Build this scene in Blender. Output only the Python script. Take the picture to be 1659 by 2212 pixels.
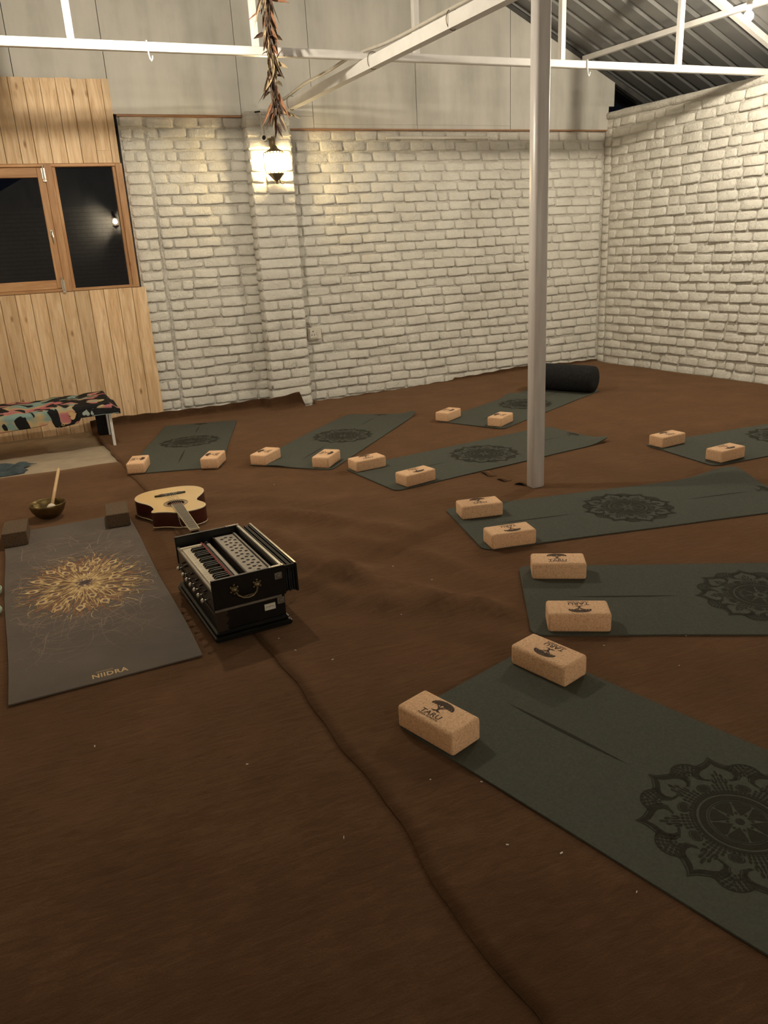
import bpy, math, random
from mathutils import Vector, Matrix

for o in list(bpy.data.objects):
    bpy.data.objects.remove(o, do_unlink=True)
scene = bpy.context.scene
COL = scene.collection
PI = math.pi
rnd = random.Random(7)

# ------------------------------------------------------------------ camera
CAM_H = 1.39
PITCH, ROLL, YAW = math.radians(18.87), math.radians(3.14), math.radians(22.0)
fw = Vector((math.sin(YAW) * math.cos(PITCH), math.cos(YAW) * math.cos(PITCH), -math.sin(PITCH)))
rt0 = Vector((math.cos(YAW), -math.sin(YAW), 0))
dn0 = fw.cross(rt0)
rt = rt0 * math.cos(ROLL) + dn0 * math.sin(ROLL)
dn = dn0 * math.cos(ROLL) - rt0 * math.sin(ROLL)
cam_data = bpy.data.cameras.new('camera')
cam = bpy.data.objects.new('camera', cam_data)
COL.objects.link(cam)
cam.matrix_world = Matrix(((rt.x, -dn.x, -fw.x, 0), (rt.y, -dn.y, -fw.y, 0), (rt.z, -dn.z, -fw.z, CAM_H), (0, 0, 0, 1)))
cam_data.sensor_fit = 'HORIZONTAL'
cam_data.sensor_width = 36.0
cam_data.lens = 1665.0 / 1659.0 * 36.0
cam_data.clip_start = 0.05
scene.camera = cam

# ------------------------------------------------------------------ world: night sky outside
world = bpy.data.worlds.new('night')
scene.world = world
world.use_nodes = True
bg = world.node_tree.nodes['Background']
bg.inputs[0].default_value = (0.05, 0.06, 0.09, 1)
bg.inputs[1].default_value = 0.05
scene.view_settings.view_transform = 'Standard'
scene.view_settings.look = 'None'
scene.view_settings.exposure = 0.12
scene.view_settings.gamma = 1.0
scene.view_settings.use_curve_mapping = False

# radiance of the glowing parts of the lamps (each lamp is a mesh that emits)
BULB_RIGHT, BULB_LEFT, LANTERN, LANTERN_FRONT = 2900.0, 2650.0, 200.0, 950.0
WARM = (1.0, 0.88, 0.68)
WARMER = (1.0, 0.74, 0.36)


# ------------------------------------------------------------------ node helpers
def principled(name, color, rough=0.6, metal=0.0, spec=0.5):
    m = bpy.data.materials.new(name)
    m.use_nodes = True
    b = m.node_tree.nodes['Principled BSDF']
    b.inputs['Base Color'].default_value = (*color, 1)
    b.inputs['Roughness'].default_value = rough
    b.inputs['Metallic'].default_value = metal
    b.inputs['Specular IOR Level'].default_value = spec
    return m, m.node_tree, b


def coords(nt, kind='Object', scale=(1, 1, 1)):
    if kind == 'World':
        g = nt.nodes.new('ShaderNodeNewGeometry')
        out = g.outputs['Position']
    else:
        t = nt.nodes.new('ShaderNodeTexCoord')
        out = t.outputs[kind]
    mp = nt.nodes.new('ShaderNodeMapping')
    mp.inputs['Scale'].default_value = scale
    nt.links.new(out, mp.inputs['Vector'])
    return mp.outputs['Vector']


def noise(nt, vec, scale, detail=4, rough=0.55, dist=0.0):
    n = nt.nodes.new('ShaderNodeTexNoise')
    n.inputs['Scale'].default_value = scale
    n.inputs['Detail'].default_value = detail
    n.inputs['Roughness'].default_value = rough
    n.inputs['Distortion'].default_value = dist
    nt.links.new(vec, n.inputs['Vector'])
    return n.outputs['Fac']


def ramp(nt, fac, stops, interp='LINEAR'):
    r = nt.nodes.new('ShaderNodeValToRGB')
    r.color_ramp.interpolation = interp
    e = r.color_ramp.elements
    while len(e) < len(stops):
        e.new(0.5)
    for i, (p, c) in enumerate(stops):
        e[i].position = p
        e[i].color = (*c, 1)
    nt.links.new(fac, r.inputs['Fac'])
    return r.outputs['Color']


def bump(nt, b, height, strength=0.3, dist=0.01, normal=None):
    bm = nt.nodes.new('ShaderNodeBump')
    bm.inputs['Strength'].default_value = strength
    bm.inputs['Distance'].default_value = dist
    nt.links.new(height, bm.inputs['Height'])
    if normal is not None:
        nt.links.new(normal, bm.inputs['Normal'])
    nt.links.new(bm.outputs['Normal'], b.inputs['Normal'])
    return bm.outputs['Normal']


def mathn(nt, op, a, b):
    m = nt.nodes.new('ShaderNodeMath')
    m.operation = op
    for i, v in enumerate((a, b)):
        if isinstance(v, (int, float)):
            m.inputs[i].default_value = v
        else:
            nt.links.new(v, m.inputs[i])
    return m.outputs[0]


def noisy(name, c1, c2, scale, rough=0.6, metal=0.0, spec=0.5, bscale=None, bstr=0.3, bdist=0.004, kind='Object',
          detail=4, stretch=(1, 1, 1), lo=0.3, hi=0.7):
    m, nt, b = principled(name, c1, rough, metal, spec)
    v = coords(nt, kind, stretch)
    f = noise(nt, v, scale, detail)
    nt.links.new(ramp(nt, f, [(lo, c1), (hi, c2)]), b.inputs['Base Color'])
    if bscale:
        bump(nt, b, noise(nt, v, bscale, 5), bstr, bdist)
    return m


def emitter(name, color, strength):
    m = bpy.data.materials.new(name)
    m.use_nodes = True
    nt = m.node_tree
    nt.nodes.clear()
    e = nt.nodes.new('ShaderNodeEmission')
    e.inputs['Color'].default_value = (*color, 1)
    e.inputs['Strength'].default_value = strength
    o = nt.nodes.new('ShaderNodeOutputMaterial')
    nt.links.new(e.outputs[0], o.inputs[0])
    return m


# ------------------------------------------------------------------ materials
M = {}
M['brick'] = None
m, nt, b = principled('painted_brick', (0.74, 0.69, 0.60), 0.62, spec=0.35)
v = coords(nt, 'World')
f = noise(nt, v, 5.0, 5)
nt.links.new(ramp(nt, f, [(0.3, (0.72, 0.695, 0.635)), (0.62, (0.83, 0.81, 0.75))]), b.inputs['Base Color'])
h1 = noise(nt, v, 34.0, 7, 0.68, 0.8)
h2 = noise(nt, v, 11.0, 3)
hh = mathn(nt, 'ADD', mathn(nt, 'MULTIPLY', h1, 0.8), h2)
bump(nt, b, hh, 1.0, 0.017)
M['brick'] = m
m, nt, b = principled('painted_mortar', (0.72, 0.67, 0.58), 0.68, spec=0.3)
v = coords(nt, 'World')
f = noise(nt, v, 7.0, 5)
nt.links.new(ramp(nt, f, [(0.3, (0.66, 0.63, 0.57)), (0.65, (0.81, 0.785, 0.725))]), b.inputs['Base Color'])
h1 = noise(nt, v, 40.0, 7, 0.68, 0.8)
h2 = noise(nt, v, 14.0, 3)
bump(nt, b, mathn(nt, 'ADD', h1, h2), 1.0, 0.022)
M['mortar'] = m
# a wall seen only in reflections: brick pattern carried by the texture
m, nt, b = principled('painted_brick_far', (0.7, 0.65, 0.56), 0.65)
v = coords(nt, 'Object')
sx = nt.nodes.new('ShaderNodeSeparateXYZ'); nt.links.new(v, sx.inputs[0])
cb = nt.nodes.new('ShaderNodeCombineXYZ'); nt.links.new(sx.outputs[0], cb.inputs[0]); nt.links.new(sx.outputs[2], cb.inputs[1])
bt = nt.nodes.new('ShaderNodeTexBrick')
bt.inputs['Scale'].default_value = 1.0
bt.inputs['Brick Width'].default_value = 0.24
bt.inputs['Row Height'].default_value = 0.09
bt.inputs['Mortar Size'].default_value = 0.008
bt.inputs['Color1'].default_value = (0.72, 0.67, 0.58, 1)
bt.inputs['Color2'].default_value = (0.66, 0.61, 0.53, 1)
bt.inputs['Mortar'].default_value = (0.5, 0.45, 0.38, 1)
nt.links.new(cb.outputs[0], bt.inputs['Vector'])
nt.links.new(bt.outputs['Color'], b.inputs['Base Color'])
M['brick_far'] = m

m, nt, b = principled('cement_board', (0.40, 0.38, 0.34), 0.7, spec=0.3)
v = coords(nt, 'World')
f1 = noise(nt, v, 1.6, 5, 0.6)
v2 = coords(nt, 'World', (3.0, 3.0, 0.5))
f2 = noise(nt, v2, 2.2, 4)
ff = mathn(nt, 'MULTIPLY', mathn(nt, 'ADD', f1, f2), 0.5)
nt.links.new(ramp(nt, ff, [(0.36, (0.44, 0.43, 0.395)), (0.5, (0.56, 0.545, 0.505)), (0.64, (0.62, 0.60, 0.555))]), b.inputs['Base Color'])
bump(nt, b, noise(nt, v, 30, 4), 0.1, 0.003)
M['board'] = m


def pine(name, base, dark, light):
    m, nt, b = principled(name, base, 0.5, spec=0.4)
    # grain runs along local z
    oi = nt.nodes.new('ShaderNodeObjectInfo')
    t = nt.nodes.new('ShaderNodeTexCoord')
    add = nt.nodes.new('ShaderNodeVectorMath'); add.operation = 'ADD'
    sc = nt.nodes.new('ShaderNodeVectorMath'); sc.operation = 'SCALE'
    cx = nt.nodes.new('ShaderNodeCombineXYZ')
    for i in range(3):
        nt.links.new(oi.outputs['Random'], cx.inputs[i])
    nt.links.new(cx.outputs[0], sc.inputs[0]); sc.inputs['Scale'].default_value = 37.0
    nt.links.new(t.outputs['Object'], add.inputs[0]); nt.links.new(sc.outputs[0], add.inputs[1])
    mp = nt.nodes.new('ShaderNodeMapping'); mp.inputs['Scale'].default_value = (9, 9, 0.9)
    nt.links.new(add.outputs[0], mp.inputs['Vector'])
    f = noise(nt, mp.outputs[0], 3.0, 5, 0.6, 1.2)
    c = ramp(nt, f, [(0.28, dark), (0.5, base), (0.68, light)])
    # knots
    vo = nt.nodes.new('ShaderNodeTexVoronoi'); vo.inputs['Scale'].default_value = 1.0
    mp2 = nt.nodes.new('ShaderNodeMapping'); mp2.inputs['Scale'].default_value = (8.0, 1.0, 3.2)
    nt.links.new(add.outputs[0], mp2.inputs['Vector'])
    nt.links.new(mp2.outputs[0], vo.inputs['Vector'])
    kf = nt.nodes.new('ShaderNodeMapRange'); kf.inputs[1].default_value = 0.05; kf.inputs[2].default_value = 0.13
    nt.links.new(vo.outputs['Distance'], kf.inputs[0])
    mix = nt.nodes.new('ShaderNodeMix'); mix.data_type = 'RGBA'
    nt.links.new(kf.outputs[0], mix.inputs['Factor'])
    mix.inputs['A'].default_value = (dark[0] * 0.55, dark[1] * 0.42, dark[2] * 0.3, 1)
    nt.links.new(c, mix.inputs['B'])
    # tone per board
    hsv = nt.nodes.new('ShaderNodeHueSaturation')
    mr = nt.nodes.new('ShaderNodeMapRange'); mr.inputs[3].default_value = 0.82; mr.inputs[4].default_value = 1.1
    nt.links.new(oi.outputs['Random'], mr.inputs[0])
    nt.links.new(mr.outputs[0], hsv.inputs['Value'])
    nt.links.new(mix.outputs['Result'], hsv.inputs['Color'])
    nt.links.new(hsv.outputs[0], b.inputs['Base Color'])
    bump(nt, b, f, 0.08, 0.002)
    return m


M['pine'] = pine('pine_board', (0.76, 0.53, 0.315), (0.57, 0.36, 0.185), (0.87, 0.67, 0.45))
M['frame_wood'] = pine('window_frame_wood', (0.50, 0.27, 0.125), (0.38, 0.19, 0.08), (0.60, 0.36, 0.18))
M['white_steel'] = noisy('white_painted_steel', (0.72, 0.70, 0.69), (0.80, 0.785, 0.77), 9.0, 0.35, 0.0, 0.5, 60, 0.12, 0.002, 'World')
M['pole'] = noisy('greyish_white_painted_pole', (0.72, 0.68, 0.68), (0.82, 0.785, 0.785), 6.0, 0.33, 0.0, 0.5, 40, 0.1, 0.002, 'World', stretch=(6, 6, 0.7))
M['roof'] = noisy('galvanised_sheet', (0.23, 0.235, 0.24), (0.31, 0.31, 0.31), 2.5, 0.45, 0.55, 0.5, None, kind='World')
M['dark_edge'] = noisy('dark_flashing', (0.05, 0.05, 0.05), (0.09, 0.085, 0.08), 8, 0.5, kind='World')
M['concrete'] = noisy('beige_screed', (0.36, 0.29, 0.21), (0.46, 0.38, 0.28), 6, 0.8, 0, 0.2, 60, 0.3, 0.003, 'World')

m, nt, b = principled('brown_felt', (0.06, 0.032, 0.018), 1.0, spec=0.0)
v = coords(nt, 'World')
f1 = noise(nt, v, 3.5, 6, 0.65)
f2 = noise(nt, coords(nt, 'World', (1.2, 5.0, 1.0)), 9.0, 5, 0.7, 0.6)
f3 = noise(nt, v, 220.0, 3, 0.7)
fa = mathn(nt, 'ADD', mathn(nt, 'MULTIPLY', f1, 0.45), mathn(nt, 'MULTIPLY', f2, 0.35))
fa = mathn(nt, 'ADD', fa, mathn(nt, 'MULTIPLY', f3, 0.2))
nt.links.new(ramp(nt, fa, [(0.34, (0.036, 0.017, 0.008)), (0.5, (0.063, 0.032, 0.0157)), (0.66, (0.102, 0.056, 0.030))]), b.inputs['Base Color'])
hh = mathn(nt, 'ADD', f2, mathn(nt, 'MULTIPLY', f3, 0.35))
bump(nt, b, hh, 0.45, 0.008)
b.inputs['Sheen Weight'].default_value = 0.45
b.inputs['Sheen Roughness'].default_value = 0.6
b.inputs['Sheen Tint'].default_value = (0.62, 0.38, 0.24, 1)
M['felt'] = m

M['mat'] = noisy('green_mat_rubber', (0.070, 0.074, 0.061), (0.090, 0.094, 0.078), 130, 0.85, 0, 0.12, 260, 0.25, 0.0015, 'Object', 3)
M['mat_print'] = noisy('mat_print', (0.027, 0.0255, 0.019), (0.040, 0.038, 0.029), 160, 0.85, 0, 0.12, 260, 0.2, 0.001)
M['mat_under'] = noisy('mat_underside', (0.022, 0.024, 0.022), (0.032, 0.034, 0.030), 120, 0.8, 0, 0.3)

m, nt, b = principled('cork', (0.60, 0.37, 0.20), 0.8, spec=0.2)
v = coords(nt, 'Object')
vo = nt.nodes.new('ShaderNodeTexVoronoi'); vo.inputs['Scale'].default_value = 300.0
nt.links.new(v, vo.inputs['Vector'])
f = noise(nt, v, 190.0, 4, 0.7)
nt.links.new(ramp(nt, f, [(0.30, (0.50, 0.285, 0.155)), (0.46, (0.77, 0.48, 0.285)), (0.66, (0.88, 0.61, 0.40))]), b.inputs['Base Color'])
bump(nt, b, vo.outputs['Distance'], 0.25, 0.002)
M['cork'] = m
M['ink'] = noisy('brand_burn', (0.055, 0.03, 0.018), (0.09, 0.05, 0.03), 200, 0.8)
m, nt, b = principled('dark_cork', (0.11, 0.075, 0.045), 0.75, spec=0.25)
v = coords(nt, 'Object')
nt.links.new(ramp(nt, noise(nt, v, 120, 4, 0.7), [(0.3, (0.06, 0.038, 0.024)), (0.6, (0.125, 0.083, 0.05))]), b.inputs['Base Color'])
bump(nt, b, noise(nt, v, 160, 3), 0.3, 0.003)
M['dark_cork'] = m

M['taupe_mat'] = noisy('taupe_printed_mat', (0.098, 0.080, 0.068), (0.132, 0.106, 0.088), 4.0, 0.75, 0, 0.25, 240, 0.2, 0.001, detail=6)
M['gold'] = noisy('gold_print', (0.36, 0.225, 0.095), (0.74, 0.55, 0.28), 38, 0.7, 0, 0.2)
M['gold_deep'] = noisy('russet_print', (0.16, 0.085, 0.050), (0.29, 0.155, 0.085), 30, 0.7, 0, 0.2)
M['vine'] = noisy('faint_vine_print', (0.14, 0.106, 0.09), (0.31, 0.225, 0.185), 9, 0.7, 0, 0.2)
M['purple'] = noisy('purple_print', (0.10, 0.06, 0.075), (0.16, 0.10, 0.10), 40, 0.7)
M['text_gold'] = noisy('tan_lettering', (0.60, 0.41, 0.19), (0.66, 0.46, 0.23), 60, 0.7)

M['black_lacquer'] = noisy('black_lacquer', (0.0045, 0.0045, 0.0045), (0.008, 0.0075, 0.007), 12, 0.34, 0, 0.28, 60, 0.06, 0.001)
M['wood_dark'] = noisy('dark_stained_wood', (0.018, 0.012, 0.008), (0.036, 0.024, 0.016), 8, 0.38, 0, 0.35, stretch=(1, 6, 1))
M['grey_trim'] = noisy('worn_grey_trim', (0.11, 0.092, 0.075), (0.17, 0.145, 0.12), 30, 0.55)
M['silver'] = noisy('nickel', (0.55, 0.52, 0.47), (0.66, 0.63, 0.57), 30, 0.28, 0.9)
M['brass'] = noisy('aged_brass', (0.16, 0.125, 0.07), (0.26, 0.205, 0.12), 40, 0.4, 0.8)
M['ivory'] = noisy('ivory_keys', (0.70, 0.60, 0.45), (0.78, 0.69, 0.54), 30, 0.35)
M['ebony'] = noisy('black_keys', (0.010, 0.010, 0.010), (0.016, 0.016, 0.016), 30, 0.18)
M['red_felt'] = noisy('red_felt', (0.26, 0.035, 0.03), (0.33, 0.05, 0.04), 60, 0.9)
M['pale_panel'] = noisy('pale_top_board', (0.33, 0.28, 0.225), (0.41, 0.35, 0.285), 14, 0.45)
M['hole_black'] = noisy('dark_void', (0.006, 0.005, 0.005), (0.009, 0.008, 0.007), 30, 0.9)
M['paper'] = noisy('white_paper', (0.66, 0.64, 0.58), (0.72, 0.70, 0.64), 30, 0.7)
M['grey_ink'] = noisy('grey_ink', (0.20, 0.19, 0.18), (0.26, 0.25, 0.24), 60, 0.8)

M['spruce'] = noisy('spruce_top', (0.66, 0.44, 0.20), (0.78, 0.56, 0.28), 6, 0.22, 0, 0.5, stretch=(1, 0.15, 1))
M['mahogany'] = noisy('dark_red_side', (0.045, 0.010, 0.008), (0.075, 0.018, 0.012), 8, 0.2)
M['cream'] = noisy('cream_binding', (0.72, 0.60, 0.40), (0.78, 0.66, 0.46), 20, 0.3)
M['rosewood'] = noisy('rosewood', (0.075, 0.058, 0.040), (0.115, 0.092, 0.066), 30, 0.4)
M['steel'] = noisy('string_steel', (0.60, 0.57, 0.50), (0.66, 0.62, 0.55), 30, 0.3, 0.9)
M['bowl_metal'] = noisy('hammered_bronze', (0.17, 0.125, 0.05), (0.25, 0.18, 0.08), 25, 0.36, 0.9, 0.5, 38, 0.4, 0.006)
M['stick_wood'] = noisy('mallet_wood', (0.56, 0.36, 0.18), (0.64, 0.43, 0.23), 20, 0.5)
M['white_felt'] = noisy('white_felt_head', (0.66, 0.57, 0.47), (0.73, 0.64, 0.54), 60, 0.95, 0, 0.1, 120, 0.4, 0.003)
M['black_cloth'] = noisy('black_cloth', (0.012, 0.012, 0.013), (0.022, 0.022, 0.024), 40, 0.9, 0, 0.2, 160, 0.3, 0.003)
M['denim'] = noisy('slate_blue_cloth', (0.045, 0.062, 0.072), (0.085, 0.11, 0.12), 30, 0.9, 0, 0.2, 160, 0.3, 0.003)
M['mint'] = noisy('mint_glaze', (0.34, 0.46, 0.34), (0.42, 0.54, 0.41), 20, 0.4)
M['plastic_white'] = noisy('white_plastic', (0.66, 0.62, 0.55), (0.72, 0.68, 0.60), 20, 0.4)
M['grey_plastic'] = noisy('grey_conduit', (0.44, 0.41, 0.36), (0.54, 0.50, 0.44), 20, 0.5)
M['copper_trim'] = noisy('red_brown_batten', (0.30, 0.15, 0.075), (0.38, 0.20, 0.10), 14, 0.6)
M['dried_brown'] = noisy('dried_stem_brown', (0.055, 0.032, 0.024), (0.11, 0.065, 0.045), 40, 0.9)
M['dried_rust'] = noisy('dried_rust_leaf', (0.20, 0.085, 0.045), (0.30, 0.15, 0.08), 40, 0.9)
M['dried_straw'] = noisy('dried_straw', (0.33, 0.25, 0.15), (0.44, 0.34, 0.21), 40, 0.9)
M['iron'] = noisy('bronzed_iron', (0.13, 0.095, 0.05), (0.20, 0.15, 0.085), 40, 0.45, 0.6)
M['bulb_right'] = emitter('glowing_bulb_right', WARM, BULB_RIGHT)
M['bulb_left'] = emitter('glowing_bulb_left', WARM, BULB_LEFT)
M['lantern_glow'] = emitter('glowing_lantern', WARMER, LANTERN)
M['lantern_front_glow'] = emitter('glowing_front_lantern', WARM, LANTERN_FRONT)
m, nt, b = principled('window_glass', (0.9, 0.92, 0.92), 0.0)
b.inputs['Transmission Weight'].default_value = 1.0
b.inputs['IOR'].default_value = 1.5
M['glass'] = m
M['night_earth'] = noisy('night_garden', (0.012, 0.014, 0.010), (0.03, 0.034, 0.022), 1.2, 0.9, kind='World')

# patterned bench cloth: swirling coloured batik on black
m, nt, b = principled('batik_cloth', (0.02, 0.02, 0.02), 0.85, spec=0.2)
v = coords(nt, 'Object')
n1 = nt.nodes.new('ShaderNodeTexNoise'); n1.inputs['Scale'].default_value = 4.2; n1.inputs['Detail'].default_value = 1.0; n1.inputs['Distortion'].default_value = 2.2
nt.links.new(v, n1.inputs['Vector'])
mask = ramp(nt, n1.outputs['Fac'], [(0.495, (0, 0, 0)), (0.51, (1, 1, 1))])
hue = ramp(nt, noise(nt, coords(nt, 'Object', (1.0, 1.6, 1.6)), 3.1, 2), [(0.30, (0.46, 0.10, 0.11)), (0.44, (0.48, 0.19, 0.20)), (0.50, (0.50, 0.36, 0.18)), (0.56, (0.20, 0.30, 0.28)), (0.68, (0.26, 0.38, 0.34))])
mx = nt.nodes.new('ShaderNodeMix'); mx.data_type = 'RGBA'
nt.links.new(mask, mx.inputs['Factor'])
mx.inputs['A'].default_value = (0.012, 0.012, 0.013, 1)
nt.links.new(hue, mx.inputs['B'])
nt.links.new(mx.outputs['Result'], b.inputs['Base Color'])
M['batik'] = m
M['print_blue'] = noisy('pale_blue_print', (0.24, 0.36, 0.36), (0.42, 0.46, 0.40), 22, 0.85)
M['print_peach'] = noisy('peach_print', (0.56, 0.33, 0.20), (0.64, 0.46, 0.22), 18, 0.85)
M['print_pink'] = noisy('pink_print', (0.52, 0.13, 0.14), (0.56, 0.24, 0.22), 14, 0.85)
M['print_cream'] = noisy('cream_print', (0.56, 0.46, 0.34), (0.62, 0.52, 0.40), 30, 0.85)


# ------------------------------------------------------------------ mesh builder
class MB:
    def __init__(self):
        self.v, self.f = [], []

    def poly(self, pts):
        i = len(self.v)
        self.v += [tuple(p) for p in pts]
        self.f.append(tuple(range(i, i + len(pts))))
        return self

    def box(self, c, s, rz=0.0, mat=None):
        i = len(self.v)
        cs, sn = math.cos(rz), math.sin(rz)
        for dz in (-.5, .5):
            for dx, dy in ((-.5, -.5), (.5, -.5), (.5, .5), (-.5, .5)):
                x, y, z = dx * s[0], dy * s[1], dz * s[2]
                p = Vector((c[0] + x * cs - y * sn, c[1] + x * sn + y * cs, c[2] + z))
                self.v.append(tuple(p))
        self.f += [(i + 3, i + 2, i + 1, i), (i + 4, i + 5, i + 6, i + 7)]
        for k in range(4):
            j = (k + 1) % 4
            self.f.append((i + k, i + j, i + 4 + j, i + 4 + k))
        return self

    def cbox(self, c, s, ch=0.004, rz=0.0):
        """box with chamfered edges (octagon-ish corners on all three axes)"""
        hx, hy, hz = s[0] / 2, s[1] / 2, s[2] / 2
        ch = min(ch, hx * .9, hy * .9, hz * .9)
        cs, sn = math.cos(rz), math.sin(rz)
        rings = []
        for z, e in ((-hz, ch), (-hz + ch, 0), (hz - ch, 0), (hz, ch)):
            r = []
            ax, ay = hx - e, hy - e
            k = ch if e == 0 else ch * .6
            for x, y in ((-ax + k, -ay), (ax - k, -ay), (ax, -ay + k), (ax, ay - k), (ax - k, ay), (-ax + k, ay), (-ax, ay - k), (-ax, -ay + k)):
                r.append((c[0] + x * cs - y * sn, c[1] + x * sn + y * cs, c[2] + z))
            rings.append(r)
        self.loft(rings, True, True)
        return self

    def loft(self, rings, cap0=True, cap1=True, closed=True):
        i = len(self.v)
        n = len(rings[0])
        for r in rings:
            self.v += [tuple(p) for p in r]
        for a in range(len(rings) - 1):
            for k in range(n if closed else n - 1):
                j = (k + 1) % n
                self.f.append((i + a * n + k, i + a * n + j, i + (a + 1) * n + j, i + (a + 1) * n + k))
        if cap0:
            self.f.append(tuple(i + k for k in reversed(range(n))))
        if cap1:
            e = i + (len(rings) - 1) * n
            self.f.append(tuple(e + k for k in range(n)))
        return self

    def tube(self, path, r, n=8, cap=True):
        path = [Vector(p) for p in path]
        rs = r if isinstance(r, (list, tuple)) else [r] * len(path)
        rings = []
        up = Vector((0, 0, 1))
        pu = None
        for k, p in enumerate(path):
            d = (path[min(k + 1, len(path) - 1)] - path[max(k - 1, 0)]).normalized()
            if pu is None:
                a = up if abs(d.z) < .9 else Vector((1, 0, 0))
                u = d.cross(a).normalized()
            else:
                u = (pu - d * pu.dot(d)).normalized()
            pu = u
            w = d.cross(u)
            rings.append([p + (u * math.cos(2 * PI * q / n) + w * math.sin(2 * PI * q / n)) * rs[k] for q in range(n)])
        return self.loft(rings, cap, cap)

    def lathe(self, prof, n=24, c=(0, 0, 0), cap=False):
        rings = [[(c[0] + r * math.cos(2 * PI * k / n), c[1] + r * math.sin(2 * PI * k / n), c[2] + z) for k in range(n)] for r, z in prof]
        return self.loft(rings, cap, cap)

    def beam(self, a, b, w, h, up=(0, 0, 1)):
        a, b = Vector(a), Vector(b)
        d = (b - a).normalized()
        s = d.cross(Vector(up)).normalized() * (w / 2)
        u = s.cross(d).normalized() * (h / 2)
        return self.loft([[p - s - u, p + s - u, p + s + u, p - s + u] for p in (a, b)])

    def prism(self, poly, z0, z1):
        return self.loft([[(x, y, z0) for x, y in poly], [(x, y, z1) for x, y in poly]])

    def grid(self, P, nu, nv, flip=False):
        i = len(self.v)
        for a in range(nu + 1):
            for c in range(nv + 1):
                self.v.append(tuple(P(a / nu, c / nv)))
        for a in range(nu):
            for c in range(nv):
                q = (i + a * (nv + 1) + c, i + (a + 1) * (nv + 1) + c, i + (a + 1) * (nv + 1) + c + 1, i + a * (nv + 1) + c + 1)
                self.f.append(q[::-1] if flip else q)
        return self

    def mesh(self, name, smooth=False):
        me = bpy.data.meshes.new(name)
        me.from_pydata(self.v, [], self.f)
        me.validate(verbose=False)
        if smooth:
            me.polygons.foreach_set('use_smooth', [True] * len(me.polygons))
        me.update()
        return me

    def build(self, name, mat, parent=None, smooth=False, loc=None, rz=0.0):
        me = self.mesh(name, smooth)
        me.materials.append(mat)
        return link(name, me, parent, loc, rz)


def link(name, me, parent=None, loc=None, rz=0.0):
    o = bpy.data.objects.new(name, me)
    COL.objects.link(o)
    if parent is not None:
        o.parent = parent
    if loc is not None:
        o.location = loc
    o.rotation_euler = (0, 0, rz)
    return o


def tag(o, label, cat, group=None):
    o['label'] = label
    o['category'] = cat
    if group:
        o['group'] = group
    return o


def thing(name, label, cat, loc=(0, 0, 0), rz=0.0, group=None):
    o = bpy.data.objects.new(name, None)
    COL.objects.link(o)
    o.location = loc
    o.rotation_euler = (0, 0, rz)
    return tag(o, label, cat, group)


def struct(o, label=None):
    o['kind'] = 'structure'
    if label:
        o['label'] = label
    return o


def smooth_by_angle(o, deg=35):
    """flat where edges are sharp, smooth elsewhere"""
    me = o.data
    me.polygons.foreach_set('use_smooth', [True] * len(me.polygons))
    try:
        me.set_sharp_from_angle(angle=math.radians(deg))
    except Exception:
        pass
    return o


def sstep(t):
    t = max(0.0, min(1.0, t))
    return t * t * (3 - 2 * t)


def lerp(a, b, t):
    return a + (b - a) * t


def interp(tab, x):
    if x <= tab[0][0]:
        return tab[0][1]
    for (a, va), (c, vc) in zip(tab, tab[1:]):
        if x <= c:
            return va + (vc - va) * (x - a) / (c - a)
    return tab[-1][1]


def text_faces(s, size, bold=0.0, space=1.0):
    cu = bpy.data.curves.new('lettering', 'FONT')
    cu.body = s
    cu.size = size
    cu.offset = bold
    cu.space_character = space
    cu.align_x = 'CENTER'
    cu.resolution_u = 2
    ob = bpy.data.objects.new('lettering_tmp', cu)
    COL.objects.link(ob)
    dg = bpy.context.evaluated_depsgraph_get()
    me = bpy.data.meshes.new_from_object(ob.evaluated_get(dg))
    vs = [tuple(v.co) for v in me.vertices]
    fs = [tuple(p.vertices) for p in me.polygons]
    bpy.data.objects.remove(ob, do_unlink=True)
    bpy.data.curves.remove(cu)
    bpy.data.meshes.remove(me)
    return vs, fs


def add_faces(mb, vs, fs, fn):
    i = len(mb.v)
    mb.v += [tuple(fn(v)) for v in vs]
    mb.f += [tuple(i + k for k in f) for f in fs]


# ------------------------------------------------------------------ the floor level (it dips a little at the far left)
def fz(x, y):
    return -0.045 * sstep((y - 5.8) / 1.4) * (1 - sstep((x - 2.4) / 2.5))


YW = 7.50            # face of the back wall's mortar
RANG = math.atan2(-0.995, 0.0995)     # direction of the right wall, seen from inside left to right
RC = (5.84, 7.5)     # far right corner
RW_TOP = 2.62
ROOF_SL = 0.47


def roof_z(x):
    return 2.95 + ROOF_SL * (5.91 - x) if x > 2.46 else 2.95 + ROOF_SL * (5.91 - (4.92 - x))


# ================================================================== STRUCTURE
mb = MB()
mb.grid(lambda u, v: (lerp(-1.05, 6.9, u), lerp(-5.2, 7.55, v), fz(lerp(-1.05, 6.9, u), lerp(-5.2, 7.55, v)) - 0.010), 40, 50)
n0 = len(mb.v)
o = mb.build('floor', M['concrete'], None, True)
md = o.modifiers.new('slab', 'SOLIDIFY'); md.thickness = 0.08; md.offset = -1
struct(o, 'beige screed floor bare beside the bench')


# ---- brick walls
BHN = 0.079


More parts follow.
